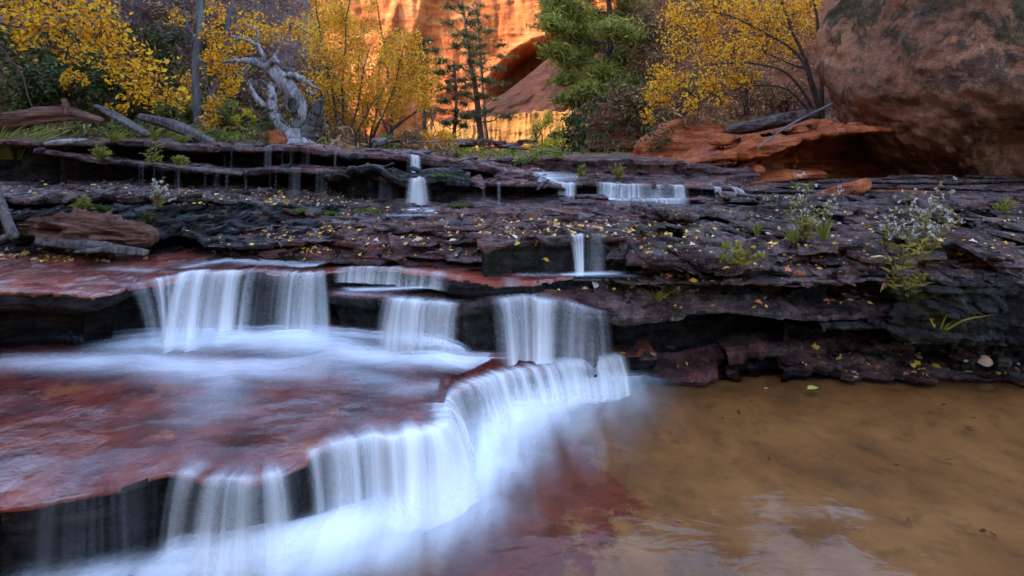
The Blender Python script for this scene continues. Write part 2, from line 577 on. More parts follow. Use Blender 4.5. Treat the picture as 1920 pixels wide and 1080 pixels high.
def sheet(name, x0, x1, y0, y1, z, dx, mat, dens=None, hfun=None, keep=None, label=None, kind='structure', cat=None):
    xs = np.arange(x0, x1, dx); ys = np.arange(y0, y1, dx)
    X, Y = np.meshgrid(xs, ys)
    Z = np.full(X.shape, float(z)) + (hfun(X, Y) if hfun else 0)
    Fq = grid_faces(len(ys), len(xs))
    at = {}
    D = dens(X, Y) if dens else None
    if D is not None:
        at['dens'] = D
        keepf = (D.ravel()[Fq] > .004).any(1)
        Fq = Fq[keepf]
    if keep is not None:
        K = keep(X, Y).ravel()
        Fq = Fq[K[Fq].all(1)]
    V = np.stack([X, Y, Z], -1).reshape(-1, 3)
    used = np.unique(Fq)
    mp = np.zeros(len(V), int); mp[used] = np.arange(len(used))
    o = mesh_np(name, V[used], mp[Fq], mat, attrs={k: v.ravel()[used] for k, v in at.items()})
    return tag(o, label, cat, kind=kind)

# --- lower pool: bed, then tiers from the front to the back
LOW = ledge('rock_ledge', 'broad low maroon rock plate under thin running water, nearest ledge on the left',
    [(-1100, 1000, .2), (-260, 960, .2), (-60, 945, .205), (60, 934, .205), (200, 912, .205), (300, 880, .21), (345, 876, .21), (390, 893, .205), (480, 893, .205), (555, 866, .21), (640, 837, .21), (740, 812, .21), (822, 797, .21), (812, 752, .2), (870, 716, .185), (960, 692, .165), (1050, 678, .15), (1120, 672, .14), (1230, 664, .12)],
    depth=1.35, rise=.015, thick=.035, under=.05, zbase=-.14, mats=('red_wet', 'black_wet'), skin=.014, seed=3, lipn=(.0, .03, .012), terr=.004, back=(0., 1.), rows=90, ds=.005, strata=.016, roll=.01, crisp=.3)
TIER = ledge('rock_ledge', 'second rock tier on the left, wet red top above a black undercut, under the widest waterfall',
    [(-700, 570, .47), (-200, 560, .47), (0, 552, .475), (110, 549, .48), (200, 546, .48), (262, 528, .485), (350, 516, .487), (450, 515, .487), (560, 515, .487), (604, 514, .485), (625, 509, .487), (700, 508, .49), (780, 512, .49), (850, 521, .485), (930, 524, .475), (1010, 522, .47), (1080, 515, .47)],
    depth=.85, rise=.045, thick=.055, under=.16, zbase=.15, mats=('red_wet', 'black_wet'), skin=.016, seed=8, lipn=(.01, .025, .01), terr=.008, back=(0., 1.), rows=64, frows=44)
STEP = ledge('rock_ledge', 'low reddish rock step with a black front in the middle of the stream',
    [(662, 527, .41), (612, 536, .405), (616, 548, .40), (660, 553, .40), (720, 563, .40), (800, 568, .398), (870, 578, .39), (910, 571, .395), (980, 562, .40), (1050, 566, .395), (1110, 580, .38), (1146, 588, .36), (1150, 565, .37)],
    depth=.3, rise=.035, thick=.03, under=.06, zbase=.1, mats=('maroon_wet', 'mossy_black'), skin=.014, seed=14, lipn=(.0, .022, .012), terr=.010, back=(0., 1.), smoothpts=False, ds=.005)
BLOCK = ledge('rock_ledge', 'upright mossy black rock block in the middle with a small fall at its right end',
    [(935, 440, .635), (893, 452, .62), (905, 458, .615), (960, 451, .62), (1010, 449, .622), (1060, 447, .622), (1100, 444, .625), (1142, 447, .62), (1165, 462, .6)],
    depth=.35, rise=.02, thick=.02, under=.02, zbase=.36, mats=('maroon_wet', 'mossy_black'), seed=21, lipn=(.0, .018, .008), terr=.010, back=(0., 1.), smoothpts=False, strata=.01, ds=.006)

# thin beds between the second tier and the middle of the cascade
for k, (pts, dp, th, un, zb, mats) in enumerate([
    ([(380, 492, .515), (480, 487, .52), (580, 484, .525), (700, 489, .525), (800, 495, .52), (880, 500, .51), (960, 505, .5)], .3, .02, .05, .44, ('maroon_wet', 'black_wet')),
    ([(430, 474, .545), (540, 470, .55), (640, 469, .555), (740, 474, .555), (830, 480, .548), (905, 484, .54)], .3, .018, .04, .48, ('maroon_wet', 'black_wet')),
    ([(480, 459, .57), (600, 455, .58), (700, 453, .585), (800, 456, .585), (900, 459, .58)], .3, .016, .04, .52, ('purple_bank', 'black_wet')),
    ([(540, 438, .61), (640, 440, .61), (720, 437, .615), (820, 440, .618), (920, 446, .612), (1020, 446, .61)], .4, .018, .05, .54, ('maroon_wet', 'black_wet')),
    ([(600, 421, .635), (690, 421, .64), (780, 425, .645), (870, 426, .65), (980, 423, .65), (1080, 428, .645), (1200, 432, .64)], .5, .018, .05, .56, ('maroon_wet', 'black_wet')),
]):
    ledge('rock_ledge', ['thin dark bed of rock just above the red water sheet', 'second thin bed of rock above the red water sheet', 'third thin leaf-strewn bed of rock in the middle',
          'fourth thin bed of rock below the mossy shelf', 'fifth thin reddish bed at the foot of the tall narrow fall'][k], pts, depth=dp, rise=.03, thick=th, under=un, zbase=zb, mats=mats, seed=50 + k, lipn=(.03, .03, .014), terr=.012, terr_f=5, strata=.012, rows=34, frows=18)

# right-hand bank
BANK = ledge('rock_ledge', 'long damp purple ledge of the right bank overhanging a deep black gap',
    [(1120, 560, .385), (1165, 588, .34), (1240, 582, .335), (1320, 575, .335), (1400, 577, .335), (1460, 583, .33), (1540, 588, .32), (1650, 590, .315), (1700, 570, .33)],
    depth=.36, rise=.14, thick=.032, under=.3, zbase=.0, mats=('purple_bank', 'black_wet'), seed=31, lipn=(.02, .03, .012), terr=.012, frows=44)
MOSSB = ledge('rock_ledge', 'rounded black mossy rock mass at the right edge of the bank',
    [(1670, 500, .485), (1690, 514, .475), (1754, 517, .475), (1840, 512, .48), (1920, 514, .48), (2080, 516, .48), (2300, 520, .48)],
    depth=.2, rise=.0, thick=.03, under=-.05, zbase=.2, mats=('purple_bank', 'mossy_black'), skin=.01, seed=33, lipn=(.05, .05, .02), terr=.03, terr_f=6, lump=.03, strata=.02, bumpy=2., frows=70, ds=.006)
BULGE = ledge('rock_ledge', 'low black bulging bed under the mossy rock mass on the right',
    [(1540, 618, .25), (1590, 610, .26), (1680, 606, .26), (1780, 610, .255), (1920, 622, .24), (2200, 630, .23)],
    depth=.3, rise=.05, thick=.03, under=.22, zbase=.0, mats=('mossy_black', 'black_wet'), seed=35, lipn=(.05, .05, .02), terr=.025, terr_f=6, lump=.03, bumpy=2.)
for k, (pts, dp, ri, zb) in enumerate([
    ([(1120, 688, .035), (1200, 693, .03), (1260, 693, .03), (1330, 688, .035), (1370, 672, .05), (1440, 662, .065), (1480, 658, .07)],   .3, .03, -.06),
    ([(1360, 668, .09), (1420, 655, .105), (1520, 652, .105), (1620, 652, .10), (1720, 650, .10), (1820, 655, .1)], .3, .03, -.1),
    ([(1470, 690, .05), (1520, 689, .055), (1600, 688, .05), (1660, 684, .055), (1730, 675, .065), (1800, 668, .07)],  .3, .02, -.06),
    ([(1560, 702, .025), (1620, 709, .022), (1720, 714, .022), (1820, 719, .02), (1930, 722, .02), (2200, 730, .02)],  .35, .02, -.06),
]):
    ledge('rock_ledge', ['low wet shelf at the foot of the right-hand curtain of water', 'dim brown shelf deep under the purple overhang', 'wet brown shelf with fallen leaves at the pool edge',
          'lowest flat wet plate at the right pool edge, strewn with leaves'][k], pts, depth=dp, rise=ri, thick=.03, under=.06, zbase=zb, mats=('maroon_wet', 'black_wet'), seed=70 + k, lipn=(.04, .05, .02), terr=.018, terr_f=4, lump=.02, strata=.016)
for k, (pts, dp, ri, th, un, zb) in enumerate([
    ([(1130, 478, .545), (1190, 486, .54), (1260, 492, .535), (1330, 492, .535), (1390, 496, .53), (1440, 500, .52)], .3, .05, .03, .12, .38),
    ([(1360, 508, .49), (1420, 495, .51), (1500, 500, .5), (1580, 505, .49), (1680, 508, .49)], .3, .06, .03, .1, .36),
    ([(1500, 520, .46), (1560, 512, .47), (1640, 515, .465), (1700, 522, .46)], .25, .06, .025, .08, .33),
]):
    ledge('rock_ledge', ['short purple ledge with a black slot below it beside the mossy block', 'rough purple bed above the overhanging right ledge', 'small dark slab lying at the back of the overhanging right ledge'][k],
          pts, depth=dp, rise=ri, thick=th, under=un, zbase=zb, mats=('purple_bank', 'black_wet'), seed=90 + k, lipn=(.03, .035, .015), terr=.02, terr_f=4)

# terraced slope of thin plates on the right bank (steps follow contour lines)
def terraced(name, label, x0, x1, y0, y1, dx, dy, hfun, step, mat, seed, ov=.03):
    xs = np.arange(x0, x1, dx); ys = np.arange(y0, y1, dy)
    X, Y = np.meshgrid(xs, ys)
    h = hfun(X, Y) + .05 * fbm(X * 1.1, Y * 2.0, seed, 4, seed) + .022 * fbm(X * 4, Y * 7, seed, 4, seed + 5)
    lv = h / step
    q = np.floor(lv); fr = lv - q
    st = step * (.55 + .9 * (hash01(q, q * 0, q * 0, seed)))            # beds of unequal thickness
    Z = h * .25 + .75 * ((q + sstep(.62, .95, fr)) * step) + .10 * step * fbm(X * 12, Y * 18, 0, 4, seed + 9) + .006 * fbm(X * 40, Y * 50, 0, 3, seed + 19)
    gy, gx = np.gradient(h, dy, dx)
    g = np.hypot(gx, gy) + .05
    push = ov * (sstep(.6, .97, fr) * (1 - sstep(.97, 1., fr)) + (1 - sstep(0, .25, fr)) - .9 * sstep(.5, .63, fr) * (1 - sstep(.63, .8, fr)))
    Xp = X - gx / g * push; Yp = Y - gy / g * push
    V = np.stack([Xp, Yp, Z], -1)
    Fq = grid_faces(len(ys), len(xs))
    o = mesh_np(name, V, Fq, M[mat], smooth=True)
    tag(o, label, 'rock ledge', kind='structure')
    solid(V, Fq)
    return o
def right_h(X, Y):
    z = np.interp(Y, [2.3, 2.45, 2.7, 3.1, 3.6, 4.1, 4.8], [.44, .50, .565, .615, .65, .685, .75])
    return z + .05 * sstep(.5, -.3, X) * sstep(3.2, 2.4, Y) - .02 + .03 * sstep(2.0, 3.2, X)
terraced('rock_ledge', 'wide slope of thin broken purple plates on the right bank', .42, 4.6, 2.38, 4.9, .009, .006, right_h, .03, 'purple_bank', 120, .05)
def mid_h(X, Y):
    z = np.interp(Y, [2.45, 2.8, 3.2, 3.6, 4.0, 4.6], [.60, .645, .665, .685, .70, .72])
    return z - .02 * sstep(.4, -1., X)
terraced('rock_ledge', 'gentle stepped rock floor in the middle of the stream', -1.35, .6, 2.5, 4.4, .008, .007, mid_h, .022, 'maroon_wet', 130, .02)

rz = np.random.default_rng(5)
for k, (Yl, zl, xa, xb, lab) in enumerate([(2.47, .535, 1380, 2060, 'lowest thin crisp plate of the right bank, above the mossy mass'), (2.58, .562, 1090, 1700, 'thin crisp plate of the right bank behind the green leafy weed'), (2.66, .585, 1500, 2080, 'thin crisp plate under the bushy white-flowered weed'), (2.76, .60, 1080, 1500, 'thin leaf-strewn plate left of the tall seeding weed'),
                                           (2.9, .624, 1300, 2080, 'long thin plate crossing the right bank halfway up'), (3.08, .645, 1120, 1640, 'thin plate below the small falls of the upper right'), (3.25, .66, 1420, 2080, 'thin plate near the top of the right bank'), (3.5, .678, 1350, 2080, 'highest thin plate of the right bank below the boulder')]):
    xp = np.linspace(xa, xb, 9)
    pts = [(x, HZ + (H - zl) * F / (Yl + .09 * rz.normal() + (.25 if i in (0, 8) else 0)), zl + .006 * rz.normal()) for i, x in enumerate(xp)]
    ledge('rock_ledge', lab, pts, depth=.3, rise=.012, thick=.014, under=.09, zbase=zl - .07, mats=('purple_bank', 'black_wet'), skin=.008, seed=170 + k, lipn=(.05, .06, .025), terr=.012, terr_f=5, strata=.008, rows=30, frows=14)
# upper ledges of the far end
TOPL = ledge('rock_ledge', 'topmost long black ledge on the left below the dead tree',
    [(-120, 262, 3.75), (60, 262, 3.7), (150, 264, 3.65), (250, 264, 3.68), (330, 270, 3.7), (420, 272, 3.7), (560, 278, 3.7), (640, 286, 3.7), (700, 288, 3.7), (770, 292, 3.72), (830, 300, 3.8), (900, 306, 3.95), (960, 318, 4.05), (1010, 332, 4.1)], mode='y',
    depth=2.2, rise=.02, thick=.045, under=.22, zbase=.6, mats=('maroon_wet', 'black_wet'), seed=140, lipn=(.02, .04, .015), terr=.018, frows=40, back=(.1, 1.))
SECL = ledge('rock_ledge', 'thin second black bed below the topmost left ledge',
    [(60, 285, 3.5), (130, 287, 3.5), (220, 300, 3.48), (300, 310, 3.48), (400, 318, 3.5), (450, 320, 3.5), (520, 314, 3.5), (560, 312, 3.48), (620, 320, 3.5), (700, 324, 3.45), (760, 332, 3.45), (840, 338, 3.55), (930, 342, 3.7), (1020, 345, 3.8), (1060, 352, 3.9)], mode='y',
    depth=.5, rise=.0, thick=.025, under=.2, zbase=.6, mats=('maroon_wet', 'black_wet'), seed=141, lipn=(.03, .04, .015), terr=.014, frows=36)
LUMP = ledge('rock_ledge', 'short rounded wet shelf beside the tall narrow fall',
    [(625, 330, 3.5), (650, 318, 3.35), (700, 313, 3.32), (730, 330, 3.3), (770, 333, 3.28), (830, 330, 3.35), (880, 340, 3.5)], mode='y',
    depth=.3, rise=.02, thick=.03, under=.1, zbase=.6, mats=('mossy_black', 'black_wet'), seed=142, lipn=(.03, .05, .025), terr=.03, terr_f=6, bumpy=1.5)
SHELF = ledge('rock_ledge', 'broad leaf-strewn black shelf crossing the left side under the black overhang',
    [(-200, 366, 2.95), (0, 367, 2.95), (150, 368, 3.0), (300, 372, 3.0), (420, 378, 3.02), (520, 384, 3.05), (640, 385, 3.1), (720, 388, 3.15), (800, 388, 3.2), (900, 385, 3.35), (1000, 382, 3.5), (1100, 385, 3.6)], mode='y',
    depth=.75, rise=.025, thick=.03, under=.14, zbase=.55, mats=('purple_bank', 'black_wet'), seed=143, lipn=(.03, .05, .02), terr=.016, frows=30)
UND1 = ledge('rock_ledge', 'dark dripping bed under the leaf-strewn left shelf',
    [(-200, 408, 2.86), (0, 406, 2.86), (150, 404, 2.88), (270, 402, 2.9), (360, 404, 2.88), (460, 400, 2.92), (560, 410, 2.95), (640, 408, 2.98), (720, 408, 3.05), (800, 402, 3.15)], mode='y',
    depth=.4, rise=.02, thick=.03, under=.1, zbase=.48, mats=('mossy_black', 'black_wet'), seed=144, lipn=(.04, .07, .03), terr=.035, terr_f=5, lump=.04, bumpy=1.6, strata=.02)
UND2 = ledge('rock_ledge', 'lowest dark lumpy bed behind the driftwood log',
    [(-200, 445, 2.8), (0, 440, 2.8), (200, 438, 2.82), (300, 432, 2.8), (380, 438, 2.76), (450, 446, 2.74), (540, 448, 2.74), (640, 438, 2.78), (720, 430, 2.9)], mode='y',
    depth=.4, rise=.06, thick=.03, under=.08, zbase=.45, mats=('mossy_black', 'black_wet'), seed=145, lipn=(.04, .07, .03), terr=.035, terr_f=5, lump=.04, bumpy=1.6, strata=.02)
TOPR = ledge('rock_ledge', 'topmost brown ledge behind the upper right falls',
    [(860, 304, 4.7), (920, 301, 4.65), (1000, 299, 4.6), (1100, 299, 4.6), (1200, 300, 4.6), (1260, 304, 4.6), (1330, 312, 4.65), (1420, 322, 4.8)], mode='y',
    depth=2.5, rise=.0, thick=.03, under=.02, zbase=.6, mats=('maroon_wet', 'maroon_wet'), seed=150, lipn=(.03, .05, .02), terr=.014, strata=.03)
UPR = ledge('rock_ledge', 'upper right ledge with a row of small waterfalls along its lip',
    [(960, 326, 4.25), (1005, 326, 4.1), (1030, 338, 3.98), (1050, 344, 3.92), (1120, 345, 3.92), (1200, 346, 3.92), (1290, 348, 3.94), (1350, 349, 4.0), (1378, 350, 4.05), (1410, 356, 4.2), (1460, 352, 4.4)], mode='y',
    depth=.7, rise=.05, thick=.02, under=.05, zbase=.55, mats=('maroon_wet', 'black_wet'), seed=151, lipn=(.01, .02, .01), terr=.01)
UPR2 = ledge('rock_ledge', 'narrow second step under the row of small upper falls',
    [(1080, 380, 3.85), (1115, 376, 3.8), (1200, 375, 3.78), (1290, 374, 3.8), (1330, 372, 3.85), (1390, 380, 3.95)], mode='y',
    depth=.25, rise=.01, thick=.02, under=.03, zbase=.55, mats=('maroon_wet', 'black_wet'), seed=152, lipn=(.01, .02, .01), terr=.008)
LOWC = ledge('rock_ledge', 'low reddish step with a tiny cascade in the middle distance',
    [(840, 416, 3.05), (885, 411, 3.05), (950, 405, 3.1), (1040, 402, 3.15), (1100, 398, 3.25), (1200, 398, 3.3), (1300, 402, 3.35)], mode='y',
    depth=.5, rise=.02, thick=.02, under=.04, zbase=.55, mats=('maroon_wet', 'black_wet'), seed=153, lipn=(.02, .03, .012), terr=.01)

# ------------------------------------------------------------------ water: pool bed, pool, films, foam, falls
def bed_mat():
    t = NT('sandy_pool_bed')
    sand = t.ramp(t.noise(3.5, 6, .6, dist=.4), [(.3, (.17, .070, .026)), (.5, (.29, .127, .048)), (.7, (.39, .187, .073))])
    sand = t.mix(t.ramp(t.noise(13., 5, .65), [(.52, 0.), (.72, .6)]), sand, (.07, .038, .018))
    red = t.ramp(t.noise(16., 6, .6), [(.35, (.13, .022, .014)), (.65, (.24, .05, .026))])
    br = t.noise(9., 7, .72)
    mk = t.math('ADD', t.attr('dens'), t.math('MULTIPLY', t.math('SUBTRACT', br, .5), 2.6))
    col = t.mix(t.ramp(mk, [(.40, 0.), (.66, 1.)]), sand, red)
    t.set(Base_Color=col, Roughness=.8, Normal=t.bump(t.noise(26., 5, .6), .4, .012))
    return t.m
M['bed'] = bed_mat()
def bed_red(X, Y):
    return foam_field(X, Y, [[(1030, 880, .24, 1.), (980, 960, .28, 1.), (980, 1060, .24, 1.)], [(1130, 930, .12, .8), (1180, 960, .09, .5)], [(1020, 800, .13, .85), (1100, 790, .09, .7)]], -.06)
def bed_h(X, Y):
    return .015 * fbm(X * 2, Y * 2, 0, 3, 5) + .006 * fbm(X * 9, Y * 9, 0, 3, 6) + .035 * sstep(1.9, 2.4, Y)
sheet('pool_bed', -2.2, 4.4, .6, 3.0, -.06, .014, M['bed'], hfun=bed_h, dens=lambda X, Y: .006 + bed_red(X, Y), label='sandy bed of the lower pool with a patch of red rock', cat='pool bed')
# bare ground below everything near the camera
M['pool'] = water_mat('clear_amber_pool_water', (.88, .82, .68), .09, 4., (1., 2.4, 1.), .15, refl=.8, rot=(0, 0, .2))
sheet('water', -2.2, 4.4, .6, 2.95, 0., .02, M['pool'], hfun=lambda X, Y: .003 * fbm(X * 5, Y * 9, 0, 3, 77), label='clear amber water of the lower pool', cat='water')

M['foam'] = foam_mat('white_foam', (.88, .91, .96), 7., (2.2, .45, 1.), .36, .6, rot=(0, 0, -.6), soft=.48)
M['foam_streak'] = foam_mat('streaky_white_foam', (.82, .87, .95), 6., (.55, 2.2, 1.), .40, .66, soft=.45)
POOLF = [
    [(1160, 705, .13, .95), (1100, 720, .2, 1.), (1000, 765, .24, 1.), (930, 820, .2, 1.), (900, 880, .16, 1.), (820, 950, .14, 1.), (700, 1000, .115, 1.), (560, 1045, .09, 1.), (400, 1075, .06, .85), (250, 1090, .05, .7), (60, 1110, .05, .6)],
    [(1190, 712, .11, .5), (1150, 780, .15, .2), (1080, 850, .14, .16)],
    [(330, 1060, .05, .85), (480, 1045, .05, .9), (600, 1030, .05, .9)],
    [(900, 960, .12, .6), (760, 1020, .11, .7), (560, 1085, .07, .6)],
]
for k, (dz, g, amp) in enumerate([(.012, 1., 1.), (.026, .9, .75), (.045, .75, .6)]):
    def dn(X, Y, amp=amp, g=g, k=k):
        d = foam_field(X, Y, POOLF, 0.)
        d = d * (1 + .28 * fbm(X * 4 + k, Y * 4, k, 4, 200 + k)) 
        return np.clip(amp * np.clip(d, 0, 1.2) ** (1 / g * 1.0 + .35 * k), 0, 1)
    sheet('foam', -1.9, 1.4, 1.05, 2.75, dz, .012, M['foam'], dens=dn, hfun=lambda X, Y: .028 * np.clip(foam_field(X, Y, POOLF, 0.), 0, 1) ** 2 * (1 + .7 * fbm(X * 5, Y * 5, 0, 3, 31)), label='soft white foam below the curved lower fall', kind='stuff', cat='foam')

# thin water on the lower plate, its foam, and the film on the second tier
M['film'] = water_mat('thin_running_film', (.97, .95, .95), .14, 5., (1., 2.4, 1.), .12, refl=.6, rot=(0, 0, .35))
def lowz(X, Y):
    return .232 + np.interp(X, [-.28, -.17, 0, .2, .35, .6], [0, -.022, -.043, -.058, -.068, -.08]) + .004 * fbm(X * 6, Y * 9, 0, 3, 91)
lip_low = LOW['lip'][:, :2]
def inside_low(X, Y):
    d, a = dist_poly(X, Y, lip_low[::6])
    # inside: behind the lip
    c = lip_low[::6]; s = np.r_[0, np.cumsum(np.linalg.norm(np.diff(c, axis=0), axis=1))]
    cx, cy = np.interp(a, s, c[:, 0]), np.interp(a, s, c[:, 1])
    no = LOW['nout'][::6]
    nx, ny = np.interp(a, s, no[:, 0]), np.interp(a, s, no[:, 1])
    return ((X - cx) * nx + (Y - cy) * ny < .004)
sheet('water', -2.4, .55, 1.3, 2.55, 0., .01, M['film'], hfun=lambda X, Y: lowz(X, Y) - .017 * np.exp(-dist_poly(X, Y, lip_low[::6])[0] / .04), keep=inside_low, label='thin sheet of water sliding over the lower red plate', cat='water')
PLF = [
    [(180, 660, .06, .5), (260, 655, .10, .8), (350, 648, .12, 1.), (450, 650, .12, 1.), (560, 655, .13, 1.), (650, 672, .12, .85), (760, 690, .10, .75), (880, 678, .07, .95), (1000, 672, .06, .95), (1130, 672, .05, .9)],
    [(0, 690, .07, .55), (200, 690, .10, .7), (400, 700, .12, .72), (600, 700, .12, .7)],
    [(420, 700, .08, .6), (420, 760, .10, .36), (380, 800, .1, .14)],
    [(640, 700, .1, .6), (760, 740, .07, .45), (840, 730, .05, .5)],
    [(100, 640, .04, .2), (300, 640, .06, .8), (600, 632, .05, .9), (860, 660, .04, .8)],
]
for k, (dz, amp) in enumerate([(.012, 1.), (.028, .7)]):
    def dn(X, Y, amp=amp, k=k):
        d = foam_field(X, Y, PLF, .23) * (1 + .3 * fbm(X * 3 + k, Y * 7, k, 4, 300 + k))
        return np.clip(amp * np.clip(d, 0, 1.1) ** (1 + .5 * k), 0, 1) * inside_low(X, Y)
    sheet('foam', -2.4, .55, 1.45, 2.55, .004 + dz, .012, M['foam_streak'], dens=dn, hfun=lambda X, Y: lowz(X, Y) + .02 * np.clip(foam_field(X, Y, PLF, .23), 0, 1) ** 2 * (1 + 1.2 * fbm(X * 6, Y * 6, 0, 3, 37)), label='white foam swirling on the lower red plate', kind='stuff', cat='foam')

def tier_in(led, x0, x1):
    lp = led['lip']
    o = np.argsort(lp[:, 0])
    return lambda X, Y: (Y > np.interp(X, lp[o, 0], lp[o, 1]) + .012) & (X > x0) & (X < x1)
sheet('water', -2.8, .2, 2.2, 2.95, 0., .014, M['film'], hfun=lambda X, Y: .508 + .02 * sstep(2.3, 2.9, Y) + .012 * sstep(-1.6, -.9, X) * fbm(X * 5, Y * 6, 0, 3, 92), keep=tier_in(TIER, -2.75, .1), label='smooth red sheet of water on the second tier', cat='water')
T2F = [[(360, 505, .05, .75), (430, 495, .07, .7), (520, 500, .07, .75), (600, 505, .06, .7)], [(420, 490, .07, .5), (560, 488, .06, .55), (660, 496, .05, .3)], [(280, 512, .03, .5), (200, 510, .05, .22)]]
sheet('foam', -2.2, .1, 2.2, 2.95, .515, .012, M['foam_streak'], dens=lambda X, Y: np.clip(foam_field(X, Y, T2F, .5) * (1 + .5 * fbm(X * 5, Y * 10, 0, 4, 311)), 0, 1) * .8 * tier_in(TIER, -2.75, .1)(X, Y), hfun=lambda X, Y: .018 * sstep(2.3, 2.9, Y) + .015 * fbm(X * 5, Y * 6, 0, 3, 92), label='white streaks gathering above the widest fall', kind='stuff', cat='foam')
STF = [[(650, 536, .02, .5), (680, 538, .03, .8), (800, 533, .025, .6), (900, 522, .02, .5), (1050, 520, .02, .7), (1150, 520, .02, .6)], [(640, 545, .03, .4), (780, 555, .03, .25), (860, 560, .02, .2)]]
sheet('foam', -.9, .5, 2.05, 2.5, .44, .01, M['foam_streak'], dens=lambda X, Y: np.clip(foam_field(X, Y, STF, .45), 0, 1) * .8, label='white water collecting on the middle step', kind='stuff', cat='foam')

# falls of the lower plate
G1 = 'curtains of the curved lower fall'
curtain('waterfall', LOW, 322, 392, 0., .28, dens=.85, seed=1, gaps=.5, label='short curtain at the left end of the curved lower fall, beside the dark rocks', group=G1)
curtain('waterfall', LOW, 378, 566, 0., .30, dens=.92, seed=2, gaps=.62, label='broad grey curtain below the notched red lip of the lower fall', group=G1)
curtain('waterfall', LOW, 555, 835, 0., .36, dens=1., seed=3, gaps=.62, layers=3, label='long curving curtain in the middle of the lower fall', group=G1)
o = LOW['px']
k0 = np.argmax(LOW['lip'][:, 1] > 1.66)
sub = {k: LOW[k][k0:] for k in ('lip', 'nout', 'px', 's')}
curtain('waterfall', sub, 806, 1172, 0., .36, dens=1., seed=4, gaps=.2, layers=3, label='bright upper curtain where the lower fall curves away to the right', group=G1)
curtain('waterfall', LOW, 40, 330, 0., .22, mat='veil', dens=.3, seed=5, gaps=.8, layers=1, label='faint veil of water over the dark rocks at the lower left', group=G1)
# second tier
G2 = 'curtains of the second tier'
curtain('waterfall', TIER, 268, 372, .23, .34, dens=.9, seed=11, gaps=.4, flare=-.0, layers=2, label='thin curtain at the left end of the widest fall', group=G2)
curtain('waterfall', TIER, 322, 405, .23, .62, dens=1., seed=12, gaps=.05, flare=.45, behind=.14, layers=2, label='thick white gush near the left end of the widest fall', group=G2)
curtain('waterfall', TIER, 372, 612, .23, .36, dens=.92, seed=13, gaps=.62, layers=2, label='broad silky curtain of the widest fall', group=G2)
curtain('waterfall', TIER, 225, 350, .23, .6, mat='veil', dens=.6, seed=14, gaps=.5, layers=1, label='fine spray beside the widest fall, over the black undercut', group=G2)
curtain('waterfall', TIER, 618, 850, .435, .22, dens=.9, seed=15, gaps=.5, layers=2, wob=.006, label='low combed cascade above the middle step', group=G2)
curtain('waterfall', TIER, 930, 985, .44, .2, mat='far_fall', dens=.7, seed=16, gaps=.4, layers=1, label='tiny spill at the right end of the red water sheet', group=G2)
curtain('waterfall', STEP, 718, 868, .215, .34, dens=.95, seed=17, gaps=.45, layers=2, label='narrow curtain off the middle step with a dark face on its left', group=G2)
curtain('waterfall', STEP, 914, 1060, .18, .36, dens=.98, seed=18, gaps=.62, layers=2, label='combed curtain off the right part of the middle step', group=G2)
curtain('waterfall', STEP, 1040, 1140, .165, .2, mat='veil', dens=.6, seed=19, gaps=.5, layers=2, label='thin veil at the right end of the middle step, next to the bank', group=G2)
# middle and far
curtain('waterfall', BLOCK, 1062, 1098, .47, .22, mat='far_fall', dens=1., seed=21, fade=.03, gaps=.2, behind=.2, flare=-.15, layers=2, label='narrow bright strand at the right end of the mossy block')
curtain('waterfall', BLOCK, 1085, 1150, .47, .28, mat='veil', dens=1., seed=22, fade=.09, gaps=.7, behind=.2, flare=.2, layers=2, label='thin spreading veil right of the bright strand on the mossy block')
curtain('waterfall', TOPL, 760, 792, .78, .14, mat='far_fall', dens=1., seed=23, fade=.04, gaps=.3, layers=2, wob=.02, flare=.1, behind=.15, label='upper half of the tall narrow fall on the topmost black ledge')
curtain('waterfall', LUMP, 764, 802, .62, .14, mat='far_fall', dens=1., seed=24, fade=.05, gaps=.2, layers=2, wob=.02, flare=.35, label='lower half of the tall narrow fall ending on the red step')
G3 = 'small falls along the upper right ledge'
curtain('waterfall', UPR, 995, 1056, .77, .3, mat='far_fall', dens=1., seed=31, behind=.25, fade=.03, gaps=.3, layers=1, label='slanting slide of white water at the left end of the upper right ledge', group=G3)
curtain('waterfall', UPR, 1042, 1084, .60, .2, mat='far_fall', dens=1., seed=32, fade=.05, gaps=.2, layers=2, behind=.2, wob=.03, label='bright separate fall left of the row on the upper right ledge', group=G3)
curtain('waterfall', UPR, 1110, 1290, .645, .2, mat='far_fall', dens=1., seed=33, fade=.05, gaps=.75, layers=2, behind=.12, holes=.36, wob=.03, label='row of white strands over the upper right ledge', group=G3)
curtain('waterfall', UPR, 1334, 1352, .60, .2, mat='far_fall', dens=.7, seed=34, fade=.02, gaps=.2, layers=1, label='single thin strand right of the row of white strands', group=G3)
curtain('waterfall', UPR, 1366, 1392, .60, .55, mat='far_fall', dens=.9, seed=35, fade=.02, gaps=.1, layers=1, label='slanting strand at the right end of the upper right ledge', group=G3)
curtain('waterfall', UPR2, 1112, 1295, .575, .25, mat='far_fall', dens=.95, seed=36, fade=.08, gaps=.5, layers=2, behind=.15, wob=.03, label='second low step of white water under the row of strands', group=G3)
curtain('waterfall', LOWC, 885, 1042, .645, .2, mat='far_fall', dens=.9, seed=37, fade=.04, gaps=.4, layers=1, label='tiny white cascade over the reddish step in the middle distance')
